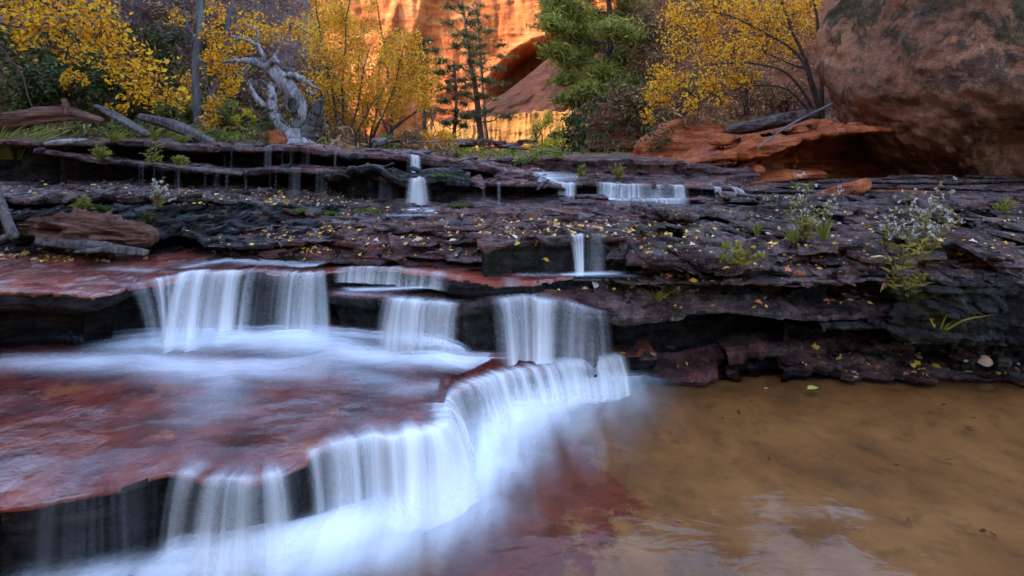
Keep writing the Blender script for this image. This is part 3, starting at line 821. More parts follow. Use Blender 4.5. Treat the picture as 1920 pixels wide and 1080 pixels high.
# trickles off the black overhangs
G4 = 'thin trickles off the upper ledges'
for k, (led, a, b, zb, lab) in enumerate([(TOPL, 420, 640, .8, 'faint dripping threads under the topmost left ledge'), (SECL, 540, 765, .66, 'faint threads of water under the thin second bed'), (SECL, 790, 1000, .64, 'scattered thin threads right of the tall narrow fall'),
                                     (SECL, 230, 540, .66, 'faint threads before the black overhang at the left'), (UND1, 500, 640, .5, 'faint dripping threads under the mossy shelf'), (UPR, 1290, 1335, .62, 'scattered drips between the small upper falls')]):
    curtain('trickle', led, a, b, zb, .1, mat='veil', dens=.36, seed=60 + k, fade=.02, gaps=.3, layers=1, holes=.66, holef=30., behind=.02, label=lab, group=G4)

# small pools of white water where the upper falls land
for z, paths, box, lab in [(.655, [[(770, 402, .04, .9), (785, 399, .09, 1.), (805, 403, .05, .8)], [(800, 410, .06, .4), (740, 412, .06, .3)]], (-1.1, -.1, 2.7, 3.5), 'spray and white water at the foot of the tall narrow fall'),
                      (.60, [[(1110, 394, .05, .6), (1200, 393, .07, .8), (1290, 392, .05, .6)]], (.4, 1.4, 3.3, 4.1), 'white water below the row of small falls'),
                      (.475, [[(1060, 524, .03, .9), (1100, 523, .045, 1.), (1150, 522, .04, .7)], [(980, 524, .03, .4), (1180, 526, .03, .3)]], (.0, .6, 2.1, 2.6), 'white water at the foot of the fall on the mossy block')]:
    sheet('foam', box[0], box[1], box[2], box[3], z + .02, .01, M['foam_streak'], dens=lambda X, Y: np.clip(foam_field(X, Y, paths, z), 0, 1), label=lab, kind='stuff', cat='foam')

# ------------------------------------------------------------------ ground, hillsides, cliffs
def earth_mat(name, cols, scale=2., bump=.8, bd=.05, stretch=None, rough=.9):
    t = NT(name)
    a = t.noise(scale, 8, .65, stretch=stretch, dist=.4)
    b = t.noise(scale * 9, 5, .7)
    f = t.math('ADD', t.math('MULTIPLY', a, .7), t.math('MULTIPLY', b, .3))
    t.set(Base_Color=t.ramp(f, [(.34, cols[0]), (.5, cols[1]), (.66, cols[2])]), Roughness=rough, Normal=t.bump(f, bump, bd))
    t.b.inputs['Specular IOR Level'].default_value = .2
    return t.m
def cliff_mat(name, cols, streak, scale=.35, tilt=0.):
    t = NT(name)
    a = t.noise(scale, 8, .62, dist=.6)
    lay = t.noise(1., 6, .6, stretch=(.12, .12, 1.5), rot=(0, tilt, 0), dist=.4)
    st = t.noise(1., 5, .6, stretch=(1.5, 1.5, .12), dist=.25)
    f = t.math('ADD', t.math('MULTIPLY', a, .55), t.math('MULTIPLY', lay, .45))
    col = t.ramp(f, [(.35, cols[0]), (.5, cols[1]), (.64, cols[2])])
    col = t.mix(t.ramp(st, [(.52, 0.), (.66, .75)]), col, streak)
    h = t.math('ADD', t.math('ADD', a, lay), t.math('MULTIPLY', t.noise(scale * 14, 7, .7), .5))
    t.set(Base_Color=col, Roughness=.85, Normal=t.bump(h, 1., .22))
    t.b.inputs['Specular IOR Level'].default_value = .15
    return t.m
M['ground'] = earth_mat('leaf_covered_earth', [(.035, .022, .014), (.09, .055, .028), (.2, .12, .045)], 1.6)
M['far_cliff'] = cliff_mat('sunlit_orange_cliff', [(.18, .036, .009), (.30, .08, .021), (.41, .16, .056)], (.12, .028, .009), .6)
M['left_cliff'] = cliff_mat('purple_grey_cliff', [(.04, .026, .028), (.16, .10, .105), (.34, .24, .25)], (.06, .03, .03), .9, .7)
M['right_cliff'] = cliff_mat('red_brown_cliff', [(.05, .016, .01), (.13, .042, .024), (.26, .09, .05)], (.05, .022, .016), .8, -.3)
M['shade_toned_slope'] = cliff_mat('shade_painted_rock', [(.016, .005, .004), (.034, .011, .007), (.06, .021, .012)], (.012, .004, .003), .5, -.5)  # shade on the slope is put into this dark rock colour
M['gold_bank'] = cliff_mat('golden_fluted_rock', [(.2, .07, .018), (.34, .15, .04), (.46, .25, .08)], (.13, .05, .016), .8)
M['canyon'] = cliff_mat('unseen_wall_rock', [(.22, .09, .045), (.36, .17, .09), (.46, .26, .16)], (.16, .07, .04), .3)

def y0_left(X):
    return np.interp(X, [-14, -6, -4.2, -3.2, -2.4, -1.5, 0], [5.6, 6.4, 7.2, 8.5, 10, 12, 60])
def y0_right(X):
    return np.interp(X, [.5, 1.2, 2.6, 3.6, 6, 12], [60, 12, 9.5, 8.6, 7.2, 6.6])
def ground_h(X, Y):
    z = .97 - .012 * np.clip(Y - 5, 0, 60) * 0 - .03 * sstep(5, 9, Y)
    z = z + .16 * np.clip(-1.9 - X * 1.0, 0, 1.4) * sstep(4.2, 6.2, Y) * 1.0
    gl = np.clip(np.minimum(Y - y0_left(X), (-X - .27 * Y) * 2.2), 0, 30)
    gr = np.clip(np.minimum(Y - y0_right(X), (X - .13 * Y) * 2.2), 0, 30)
    hc = 3.2 + 8 * sstep(17, 11, Y)
    hl = hc * (1 - np.exp(-gl * 1.38 / hc))
    hr = 10 * (1 - np.exp(-gr * 1.1 / 10 * 1.2))
    h = z + hl + hr
    r = np.clip((hl + hr) / 2, 0, 1)
    h = h - 1.5 * sstep(-.9, -.4, X) * sstep(5.3, 4.9, Y)
    h = h + r * (.55 * fbm(X * .7 + Y * .3, Y * .55, 0, 5, 400) + .22 * fbm(X * 2.2, Y * 2.2, 0, 4, 410)) + .04 * fbm(X * 2, Y * 2, 0, 4, 420)
    st = .45
    q = np.floor(h / st); fr = h / st - q
    ht = (q + sstep(.2, .8, fr)) * st
    h = h * (1 - .55 * r) + .55 * r * ht
    low = sstep(1.6, 2.6, X) * sstep(7.5, 5.5, Y)
    return h - .45 * low - .09 * sstep(-2., -1., X) * sstep(7., 5., Y)
def ground_mats(X, Y):
    return
xs = np.arange(-26, 26, .085); ys = np.r_[np.arange(4.3, 18, .06), np.arange(18, 75, .6)]
X, Y = np.meshgrid(xs, ys)
Z = ground_h(X, Y)
Fq = grid_faces(len(ys), len(xs))
fx = X.ravel()[Fq].mean(1); fy = Y.ravel()[Fq].mean(1)
gz = Z.ravel()[Fq]
steep = (gz.max(1) - gz.min(1)) / .09
mi = np.where(fx < 0, 1, 2) * ((gz.mean(1) > np.where(fx < 0, 1.9, 1.5)) & (steep > .3))
GV = np.stack([X, Y, Z], -1)
g = mesh_np('ground', GV, Fq, [M['ground'], M['left_cliff'], M['right_cliff']], mi)
tag(g, 'leaf covered canyon floor rising to rocky slopes on both sides', 'ground', kind='structure')
solid(GV, Fq)

def wall_sheet(name, label, xs, zs, yfun, mat, kind='structure', cat='cliff'):
    X, Z = np.meshgrid(xs, zs)
    Y = yfun(X, Z)
    V = np.stack([X, Y, Z], -1)
    Fq = grid_faces(len(zs), len(xs))
    o = mesh_np(name, V, Fq, M[mat])
    return tag(o, label, cat, kind=kind)
def far_y(X, Z):
    y = 42 + .10 * Z + 1.2 * fbm(X * .16, 0, Z * .05, 4, 500) + .5 * fbm(X * .9, 0, Z * .12, 4, 505) + .35 * fbm(X * .5, 0, Z * 1.1, 4, 510)
    # the alcove: an arch cut deep at its upper right, its lip overhanging
    u = (X - 1.4) * .80 + (Z - 6.6) * .6; v = -(X - 1.4) * .6 + (Z - 6.6) * .80
    e = np.sqrt((u / 3.6) ** 2 + (v / 1.9) ** 2)
    y = y + 6.5 * (1 - sstep(.78, 1.04, e)) * (.2 + .8 * sstep(-2.2, 1.0, v + .35 * u))
    y = y - .9 * np.exp(-((e - 1.15) / .16) ** 2) * sstep(-.5, .8, v)
    u2 = X + 9
    y = y - 1.2 * sstep(.3, -.6, np.abs(u2 - .3 * Z + 2) - 1.4)
    return y
wall_sheet('cliff', 'sunlit orange sandstone cliff with a dark arched alcove at the end of the canyon', np.arange(-30, 24, .12), np.arange(-1, 22, .1), far_y, 'far_cliff')
sil_x = np.array([(p - 960) / F * 28 for p in (780, 835, 900, 960, 1000, 1040, 1070, 1110, 1180, 1280)])
sil_z = np.array([1 - (q - 280) / F * 28 for q in (250, 222, 200, 165, 135, 100, 70, 45, 10, -40)])
def slope_y(X, Z):
    top = np.interp(X, sil_x, sil_z)
    r = np.clip(Z / top, 0, 1.3)
    return 25 + 4 * np.clip(r, 0, 1) ** 1.3 + 40 * np.clip(r - 1, 0, 1) + .5 * fbm(X * .5 + Z * .4, 0, Z * .9 - X * .3, 5, 520)
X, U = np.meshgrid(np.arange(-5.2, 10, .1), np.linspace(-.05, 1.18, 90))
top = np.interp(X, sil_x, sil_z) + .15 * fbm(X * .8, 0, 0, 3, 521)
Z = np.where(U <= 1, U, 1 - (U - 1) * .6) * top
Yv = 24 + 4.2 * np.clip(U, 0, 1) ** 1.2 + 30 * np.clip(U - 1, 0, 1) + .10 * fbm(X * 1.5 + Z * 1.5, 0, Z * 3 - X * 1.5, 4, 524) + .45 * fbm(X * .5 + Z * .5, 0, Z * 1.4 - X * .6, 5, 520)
o = mesh_np('rock_slope', np.stack([X, Yv, Z], -1), grid_faces(90, X.shape[1]), M['shade_toned_slope'])
tag(o, 'rock slope coloured dark brown for shade, rising to the right below the sunlit cliff', 'rock slope', kind='structure')
X, U = np.meshgrid(np.arange(-3.0, 5.2, .03), np.linspace(-.05, 1.15, 70))
top = 2.15 + .12 * np.sin(X * .7) + .2 * fbm(X * .8, 0, 0, 3, 530) + .1 * fbm(X * 5, 0, 0, 2, 531) - .25 * sstep(2.2, 4.5, X)
Z = np.where(U <= 1, .4 + (top - .4) * U, top - (U - 1) * .3)
Yv = 19.5 + .5 * np.clip(U, 0, 1) ** 2 + 4 * np.clip(U - 1, 0, 1) + .16 * fbm(X * 3.2, 0, Z * .5, 4, 532) + .1 * fbm(X * .9, 0, Z * 3, 3, 533)
o = mesh_np('rock_bank', np.stack([X, Yv, Z], -1), grid_faces(70, X.shape[1]), M['gold_bank'])
tag(o, 'golden fluted rock bank glowing in the sun at the bend of the canyon', 'rock bank', kind='structure')

# unseen canyon walls, added and shaped to keep the sun off the cascade
plan = curve([(-30, 22, 7), (-20, 13, 9), (-15.5, 7, 25), (-13.5, -4, 22), (-12.5, -12, 15), (-8, -17, 12), (-1, -19, 11), (10, -19, 10), (18, -14, 8)], 150)
U = np.linspace(0, 1, 50)
V = np.zeros((50, 150, 3))
for k, u in enumerate(U):
    nse = 1.3 * fbm(plan[:, 0] * .25, plan[:, 1] * .25, u * 3, 4, 540)
    V[k, :, 0] = plan[:, 0] * (1 + .05 * u) + nse
    V[k, :, 1] = plan[:, 1] + nse * .5 - .8 * u
    V[k, :, 2] = -1 + (plan[:, 2] + 1.2 * fbm(plan[:, 0] * .3, plan[:, 1] * .3, 0, 3, 541)) * u
o = mesh_np('unseen_canyon_wall', V, grid_faces(50, 150), M['canyon'])
tag(o, 'unseen tall canyon wall added left of and behind the camera to shade the cascade', 'cliff', kind='structure')

plan = curve([(16, 1, 9), (13.5, 4, 13), (13, 8, 15), (15, 14, 15), (23, 25, 15), (34, 33, 15)], 120)  # unseen right wall, added to bounce warm light into the gorge
V = np.zeros((50, 120, 3))
for k, u in enumerate(U):
    nse = 1.3 * fbm(plan[:, 0] * .25, plan[:, 1] * .25, u * 3, 4, 545)
    V[k, :, 0] = plan[:, 0] + nse + 1.2 * u
    V[k, :, 1] = plan[:, 1] + nse * .5
    V[k, :, 2] = -1 + (plan[:, 2] + 1.2 * fbm(plan[:, 0] * .3, plan[:, 1] * .3, 0, 3, 546)) * u
o = mesh_np('unseen_canyon_wall', V, grid_faces(50, 120), M['canyon'])
tag(o, 'unseen sunlit canyon wall added on the right beyond the boulder to bounce warm light', 'cliff', kind='structure')

# ------------------------------------------------------------------ boulders and loose rock
def boulder_mat():
    t = NT('lichened_sandstone_boulder')
    a = t.noise(1.1, 8, .65, dist=.4)
    g = t.noise(14., 7, .72)
    f = t.math('ADD', t.math('MULTIPLY', a, .6), t.math('MULTIPLY', g, .4))
    col = t.ramp(f, [(.36, (.085, .036, .02)), (.5, (.28, .122, .062)), (.62, (.48, .27, .165))])
    red = t.ramp(t.noise(1.1, 7, .65, dist=.3, stretch=(1., 1., 2.2)), [(.52, 0.), (.66, .8)])
    col = t.mix(red, col, (.30, .09, .03))
    drk = t.ramp(t.noise(3.2, 8, .75, dist=.4), [(.52, 0.), (.60, .85)])
    col = t.mix(drk, col, (.045, .026, .018))
    lich = t.ramp(t.noise(26., 6, .7), [(.60, 0.), (.66, .9)])
    lich = t.math('MULTIPLY', lich, t.ramp(t.noise(2.1, 4, .6), [(.5, 0.), (.62, .8)]))
    col = t.mix(lich, col, (.52, .46, .42))
    orl = t.ramp(t.noise(6., 2, .4), [(.72, 0.), (.75, .6)])
    col = t.mix(orl, col, (.42, .19, .06))
    # moss grows on the upper part, in ragged patches
    sx = t.n('SeparateXYZ'); t.l(t.co.outputs['Object'], sx.inputs[0])
    hz = t.math('MULTIPLY', sx.outputs['Z'], .16)
    mm = t.ramp(t.math('ADD', t.noise(2.2, 9, .75, dist=.6), hz), [(.545, 0.), (.61, 1.)])
    col = t.mix(mm, col, t.ramp(g, [(.4, (.022, .016, .008)), (.6, (.075, .06, .018))]))
    h = t.math('ADD', t.math('MULTIPLY', a, .8), t.math('MULTIPLY', g, .8))
    vo = t.n('TexVoronoi', feature='DISTANCE_TO_EDGE'); vo.inputs['Scale'].default_value = 2.3
    mp = t.n('Mapping'); t.l(t.co.outputs['Object'], mp.inputs['Vector']); mp.inputs['Scale'].default_value = (1, 1, 1.8)
    wv = t.n('VectorMath', operation='ADD'); t.l(mp.outputs[0], wv.inputs[0])
    ns = t.n('TexNoise'); ns.inputs['Scale'].default_value = 2.; ns.inputs['Detail'].default_value = 5; t.l(ns.outputs['Color'], wv.inputs[1]); t.l(t.co.outputs['Object'], ns.inputs['Vector'])
    t.l(wv.outputs[0], vo.inputs['Vector'])
    h = t.math('ADD', h, t.math('MULTIPLY', t.noise(40., 7, .75), .6))
    h = t.math('ADD', h, t.math('MULTIPLY', t.ramp(vo.outputs['Distance'], [(0., 0.), (.03, 1.)]), .0))
    h = t.math('ADD', h, t.math('MULTIPLY', mm, .25))
    t.set(Base_Color=col, Roughness=.75, Normal=t.bump(h, 1., .075))
    t.b.inputs['Specular IOR Level'].default_value = .3
    return t.m
M['boulder'] = boulder_mat()
def ico_dirs(n):
    th = np.linspace(0, 2 * np.pi, n + 1); ph = np.linspace(.001, np.pi - .001, n // 2)
    T, Ph = np.meshgrid(th, ph)
    return T, Ph, np.stack([np.sin(Ph) * np.cos(T), np.sin(Ph) * np.sin(T), np.cos(Ph)], -1)
def boulder(name, label, cen, rad, mat, cuts=(), amp=.08, freq=1.2, seed=0, res=260, strata=0., cat='boulder', tilt=None, sharp=14., kind=None, fn=None):
    T, Ph, D = ico_dirs(res)
    rad = np.asarray(rad, float)
    r = 1 / np.sqrt(((D / rad) ** 2).sum(-1))
    inv = r ** -sharp
    for nx, ny, nz, off in cuts:
        nv = np.array([nx, ny, nz]) / math.sqrt(nx * nx + ny * ny + nz * nz)
        dp = (D * nv).sum(-1)
        inv = inv + np.where(dp > .02, (off / np.maximum(dp, .02)) ** -sharp, 0)
    r = inv ** (-1 / sharp)
    p = D * r[..., None]
    q = p * freq
    d = amp * fbm(q[..., 0], q[..., 1], q[..., 2], 5, seed) + amp * .35 * fbm(q[..., 0] * 5, q[..., 1] * 5, q[..., 2] * 5, 4, seed + 7)
    if strata:
        zz = p[..., 2] + .04 * fbm(q[..., 0], q[..., 1], 0, 3, seed + 3)
        d = d + strata * vnoise(zz / (.5 * strata + .02), q[..., 0] * .6, q[..., 1] * .6, seed + 11)
    p = p + D * d[..., None]
    if fn:
        p = fn(p)
    if tilt:
        a, b = tilt                                     # about y then about x
        x, z = p[..., 0] * math.cos(a) + p[..., 2] * math.sin(a), -p[..., 0] * math.sin(a) + p[..., 2] * math.cos(a)
        y = p[..., 1] * math.cos(b) - z * math.sin(b); z = p[..., 1] * math.sin(b) + z * math.cos(b)
        p = np.stack([x, y, z], -1)
    Fq = grid_faces(*T.shape, flip=False)
    o = mesh_np(name, p, Fq, M[mat])
    o.location = [float(c) for c in cen]
    tag(o, label, cat, kind=kind)
    solid(p + np.asarray(cen), Fq)
    return o
bc = W(1950, 88, 5.3)
def undercut(p):
    x, y, z = p[..., 0], p[..., 1], p[..., 2]
    # the base is hollowed out behind a rounded brow
    low = sstep(-.62, -.95, z + .10 * fbm(x * 1.2, y * 1.2, 0, 3, 611) + .05 * x) * sstep(-1.35, -.7, x)
    y2 = y + .32 * low * sstep(.6, -.6, y)
    return np.stack([x, y2, z], -1)
boulder('boulder', 'huge lichen-spotted sandstone boulder with mossy top overhanging the right bank', bc, (1.80, 1.7, 1.58), 'boulder',
        cuts=[(-.18, -1, .06, 1.3), (-1, -.35, .2, 1.66), (-.75, -.3, -.75, 1.55), (.1, -.55, -1, 1.46), (-.3, -.8, -.7, 1.46)], amp=.13, freq=1.7, seed=600, res=420, fn=undercut, sharp=22.)
RB = ledge('rock_ledge', 'thick red sandstone wedge with dark layered face under the big boulder', 
    [(1150, 336, 5.3), (1200, 330, 5.2), (1260, 318, 5.1), (1330, 298, 5.0), (1400, 280, 4.95), (1470, 264, 4.95), (1540, 250, 5.0), (1620, 240, 5.1), (1720, 240, 5.3), (1900, 240, 5.6)], mode='y',
    depth=1.3, rise=.12, thick=.07, under=.5, zbase=.6, mats=('orange_rock', 'orange_rock'), seed=620, lipn=(.06, .05, .03), terr=.05, strata=.05, frows=50)
ledge('rock_ledge', 'pale orange lip of rock jutting from the foot of the red wedge',
    [(1290, 352, 4.75), (1340, 349, 4.65), (1400, 346, 4.6), (1450, 338, 4.6), (1500, 327, 4.7), (1550, 325, 4.9)], mode='y', depth=.5, rise=.03, thick=.03, under=.3, zbase=.55, mats=('orange_rock', 'orange_rock'), seed=621, lipn=(.04, .04, .02), terr=.02, strata=.02)
ledge('rock_ledge', 'low red shelf of rock at the foot of the big boulder',
    [(1380, 382, 4.1), (1450, 384, 4.05), (1560, 384, 4.0), (1680, 378, 4.0), (1800, 374, 4.1), (1980, 372, 4.2)], mode='y', depth=1.2, rise=.02, thick=.03, under=.03, zbase=.55, mats=('orange_rock', 'orange_rock'), seed=622, lipn=(.05, .06, .03), terr=.03, strata=.02)
boulder('rock_slab', 'smooth tilted orange rock slab lying in the shade below the boulder', W(1568, 362, 4.25), (.32, .32, .075), 'orange_rock', cuts=[(-1, -.8, .1, .22), (.9, -1, 0, .2), (.1, 0, 1, .045), (1, .3, .3, .24)], amp=.02, freq=5, strata=.012, sharp=30., seed=630, res=150, tilt=(-.36, -.25), cat='rock')
boulder('rock_slab', 'flat layered brown rock slab beside the orange tilted slab', W(1690, 368, 4.2), (.27, .25, .07), 'orange_rock', cuts=[(-1, -.5, .1, .19), (.7, -1, 0, .16), (0, 0, 1, .04)], sharp=30., amp=.02, freq=5, seed=631, res=110, strata=.012, tilt=(.05, -.1), cat='rock')
boulder('rock_slab', 'grey flat plate of rock resting on top of the red wedge', W(1448, 228, 5.5), (.46, .34, .07), 'purple_bank', cuts=[(-1, -1, .1, .3), (.5, -1, 0, .24), (0, 0, 1, .045)], sharp=30., amp=.03, freq=4, seed=632, res=140, strata=.014, tilt=(-.2, -.1), cat='rock')
boulder('boulder', 'rounded warm orange rock behind the red wedge', W(1290, 292, 6.3), (.56, .5, .42), 'orange_rock', cuts=[(-.3, -1, .5, .36)], amp=.09, freq=2.2, seed=633, res=180, strata=.03)
boulder('boulder', 'dark brown rounded rock outcrop beside the bright gap', W(1180, 255, 8.4), (.62, .6, .62), 'right_cliff', amp=.1, freq=1.6, seed=634, res=180, strata=.03)
boulder('boulder', 'small rock glowing orange at the foot of the dead tree', W(514, 266, 5.35), (.12, .12, .11), 'orange_rock', amp=.03, freq=6, seed=635, res=100, cat='rock')
for k, (px, py, Y, r, lab) in enumerate([(1420, 318, 4.95, .07, 'angular stone on the sloping top of the red wedge'), (1350, 262, 5.4, .12, 'squarish red block left of the grey flat plate'), (1410, 262, 5.3, .11, 'red block tucked under the grey flat plate'),
                                         (1500, 245, 5.3, .08, 'tan stone near the trunk of the right yellow tree'), (1545, 235, 5.3, .1, 'pale stone against the side of the big boulder')]):
    boulder('stone', lab, W(px, py, Y), (r, r * .8, r * .55), 'orange_rock', cuts=[(.2, -1, .3, r * .6), (-1, -.2, .1, r * .8)], amp=r * .2, freq=.8 / r, seed=640 + k, res=70, cat='stone')
# rough purple rock face on the left slope
for k, (px, py, Y, rx, ry, lab) in enumerate([(285, 110, 8.2, 95, 160, 'tall leaning purple rock face on the left slope'), (440, 215, 7.6, 75, 75, 'pale grey rock face behind the dead tree'), (330, 40, 9.2, 120, 110, 'dark purple crag at the top of the left slope')]):
    boulder('rock_outcrop', lab, W(px, py, Y), (rx / F * Y, .8, ry / F * Y), 'left_cliff', cuts=[(.3, -1, .3, .55), (-.6, -1, .4, .7)], amp=.38, freq=2.2, strata=.10, seed=650 + k, res=200, tilt=(.45, -.2), cat='rock outcrop')

# ------------------------------------------------------------------ trees and shrubs
def bark_mat(name, c0, c1, stretch=(9, 9, 1.5), scale=3.):
    t = NT(name)
    a = t.noise(scale, 7, .65, stretch=stretch)
    b = t.noise(3., 5, .6)
    f = t.math('ADD', t.math('MULTIPLY', a, .65), t.math('MULTIPLY', b, .35))
    t.set(Base_Color=t.ramp(f, [(.36, c0), (.62, c1)]), Roughness=.85, Normal=t.bump(a, 1., .04))
    t.b.inputs['Specular IOR Level'].default_value = .2
    return t.m
def leaf_mat(name, cols, trans=.45, rough=.55):
    t = NT(name)
    geo = t.n('NewGeometry')
    n = t.noise(1.2, 3, .6)
    f = t.math('ADD', t.math('MULTIPLY', geo.outputs['Random Per Island'], .65), t.math('MULTIPLY', n, .35))
    st = [(.12 + .76 * i / (len(cols) - 1), c) for i, c in enumerate(cols)]
    col = t.ramp(f, st)
    t.set(Base_Color=col, Roughness=rough)
    t.b.inputs['Specular IOR Level'].default_value = .25
    tr = t.n('BsdfTranslucent'); t.l(col, tr.inputs['Color'])
    m = t.n('MixShader'); m.inputs[0].default_value = trans
    t.l(t.b.outputs[0], m.inputs[1]); t.l(tr.outputs[0], m.inputs[2])
    t.l(m.outputs[0], t.out.inputs['Surface'])
    return t.m
M['bark_grey'] = bark_mat('grey_bark', (.05, .05, .055), (.16, .155, .16))
M['bark_dark'] = bark_mat('dark_bark', (.025, .018, .015), (.085, .06, .05))
M['bark_pine'] = bark_mat('pine_bark', (.05, .022, .014), (.16, .08, .05))
M['driftwood'] = bark_mat('silver_driftwood', (.022, .017, .016), (.17, .145, .14), (14, 14, 1.4))
M['dead_silver'] = bark_mat('bleached_dead_wood', (.05, .042, .042), (.40, .37, .38), (10, 10, 1.2), 3.)
M['red_wood'] = bark_mat('rotten_red_wood', (.035, .015, .011), (.22, .10, .07), (2., 16, 16))
M['yellow'] = leaf_mat('yellow_leaves', [(.30, .11, .015), (.66, .26, .01), (.86, .42, .014), (.94, .55, .03), (.72, .58, .06)], .6)
M['yellow_dim'] = leaf_mat('ochre_leaves', [(.26, .11, .015), (.6, .26, .012), (.82, .42, .02), (.88, .54, .05), (.6, .52, .08)], .6)
M['lemon'] = leaf_mat('lemon_leaves', [(.36, .34, .03), (.62, .48, .04), (.8, .6, .06)])
M['needle'] = leaf_mat('pine_needles', [(.018, .035, .012), (.045, .07, .018), (.10, .12, .025)], .25)
M['olive'] = leaf_mat('olive_needles', [(.07, .09, .015), (.17, .19, .03), (.3, .29, .045), (.38, .33, .06)], .35)
M['bush_green'] = leaf_mat('green_brush', [(.02, .03, .01), (.05, .07, .018), (.12, .12, .03)], .3)
M['bush_brown'] = leaf_mat('dry_brush', [(.09, .05, .025), (.24, .13, .055), (.40, .23, .08)], .3)
M['grass'] = leaf_mat('grass_blades', [(.05, .08, .015), (.16, .18, .03), (.36, .3, .06)], .4)
M['weed'] = leaf_mat('weed_leaves', [(.06, .08, .02), (.18, .18, .035), (.42, .36, .06)], .4)
M['fluff'] = leaf_mat('white_seed_fluff', [(.4, .37, .32), (.7, .67, .62)], .4)
M['moss'] = leaf_mat('bright_moss', [(.03, .05, .008), (.08, .12, .015), (.16, .2, .03)], .2)

def leaf_quads(cen, size, aspect=.6, rnd=None, droop=0., flat=0.):
    """a rhombus leaf at every centre, each turned its own way"""
    r = rnd or rng
    n = len(cen)
    a = r.normal(size=(n, 3)); a[:, 2] = a[:, 2] * (1 - flat) - droop
    a /= np.linalg.norm(a, axis=1, keepdims=True)
    b = r.normal(size=(n, 3))
    b -= a * (a * b).sum(1, keepdims=True)
    b /= np.linalg.norm(b, axis=1, keepdims=True)
    s = size * (.6 + .8 * r.random(n))[:, None]
    c = np.cross(a, b) * s * .12
    V = np.stack([cen - a * s * .5, cen + b * s * .5 * aspect + c, cen + a * s * .5, cen - b * s * .5 * aspect + c], 1)
    return V.reshape(-1, 3), np.arange(n * 4).reshape(n, 4)

def tree(name, label, cat, base, stems, clusters, Y, leaf, size, nleaf, bark='bark_dark', group=None, spread=.35, aspect=.6, r0=.04, twigs=7, seed=0, twig_r=.0035, parts=('trunk', 'crown'), vert=1., flat=0., droop=.2, inner=.0, limb_r=.35, density_gap=.25, dense=2.3, fuzz=.24):
    r = np.random.default_rng(seed)
    root = empty(name, W(*base) if len(base) == 3 else base, label, cat, group)
    org = np.array(root.location)
    mb = MB()
    stem_pts = []
    for st in stems:
        pts = [W(p[0], p[1], Y + (p[2] if len(p) > 2 else 0)) for p in st[0]]
        c = curve(pts, 26)
        tt = np.linspace(0, 5, 26)
        c += (.022 * Y / 6) * np.stack([fbm(tt, len(stem_pts) * 3.1, q, 2, seed + 5) for q in (0, 4, 8)], -1) * np.minimum(1, np.arange(26) / 5)[:, None]
        rr = np.linspace(st[1], st[2], 26) * (.7 if cat == 'tree' and leaf != 'needle' else 1)
        mb.tube(c, rr, 8, .12, seed)
        stem_pts.append(np.c_[c, rr])
    SP = np.vstack(stem_pts) if stem_pts else None
    leaves = []
    for (px, py, rp) in clusters:
        R = rp / F * Y
        dy = r.uniform(-1, 1) * spread
        c = W(px, py, Y + dy)
        if SP is not None:
            d = np.linalg.norm((SP[:, :3] - c) * np.array([1, .7, 1]), axis=1) + .9 * np.clip(SP[:, 2] - c[2] + .15, 0, 9)
            s = SP[np.argmin(d)]
            mid = s[:3] * .5 + c * .5 + np.array([0, 0, -.10]) * np.linalg.norm(c - s[:3]) + r.normal(size=3) * .08 * np.linalg.norm(c - s[:3])
            br = curve([s[:3], mid, c], 14)
            br[1:-1] += .012 * r.normal(size=(12, 3))
            mb.tube(br, np.linspace(max(s[3] * limb_r, twig_r * 1.6), twig_r, 14), 5, 0, cap=False)
        else:
            br = np.array([c, c])
        segs = []
        for k in range(twigs):
            d = r.normal(size=3); d /= np.linalg.norm(d)
            d[2] *= vert
            e = c + d * R * r.uniform(.5, 1.15)
            st = br[r.integers(len(br) * 2 // 3, len(br))]
            tw = curve([st, (st + e) / 2 + r.normal(size=3) * .12 * R + [0, 0, .08 * R], e], 7)
            mb.tube(tw, np.linspace(twig_r, twig_r * .45, 7), 4, 0, cap=False)
            segs.append(tw)
        n = int(nleaf * dense * (rp / 40) ** 1.5 * r.uniform(1 - density_gap, 1 + density_gap))
        pick = r.integers(0, twigs, n); t = r.random(n) ** .7 * 5.99
        S = np.array(segs)
        i = t.astype(int)
        pos = S[pick, i] * (1 - (t - i))[:, None] + S[pick, i + 1] * (t - i)[:, None]
        pos = pos + r.normal(size=(n, 3)) * R * fuzz * np.array([1, 1, vert])
        leaves.append(pos)
    mb.build(parts[0], M[bark], root, org)
    L = np.vstack(leaves)
    V, Fq = leaf_quads(L, size, aspect, r, droop, flat)
    mesh_np(parts[1], V, Fq, M[leaf], smooth=False, parent=root, origin=org)
    return root

tree('overhanging_tree', 'yellow leaved branches of a tree leaning in from the upper left corner', 'tree', (-170, 330, 5.0),
     [([(-170, 330), (-140, 120), (-110, -60), (-60, -260)], .09, .05), ([(-120, 20), (0, -30), (110, 20), (220, 80), (300, 150)], .03, .006), ([(-140, 120), (-40, 60), (30, 130), (60, 200)], .03, .008), ([(-110, -60), (60, -90), (200, -30), (280, 60)], .03, .006), ([(-120, 20), (-20, 40), (60, 60), (140, 110)], .02, .005)],
     [(20, 10, 48), (80, 0, 50), (60, 45, 40), (125, 40, 46), (170, 20, 40), (180, 70, 46), (225, 60, 36), (230, 105, 42), (270, 130, 38), (255, 160, 32), (295, 165, 28), (320, 185, 18), (150, 95, 30), (205, 130, 24), (20, -40, 60), (130, -40, 60), (100, 80, 26), (50, 75, 20), (280, 190, 16), (345, 178, 12)],
     5.0, 'yellow', .042, 120, 'bark_dark', spread=.35, seed=1, twigs=9, flat=.3, dense=1.5, fuzz=.36)
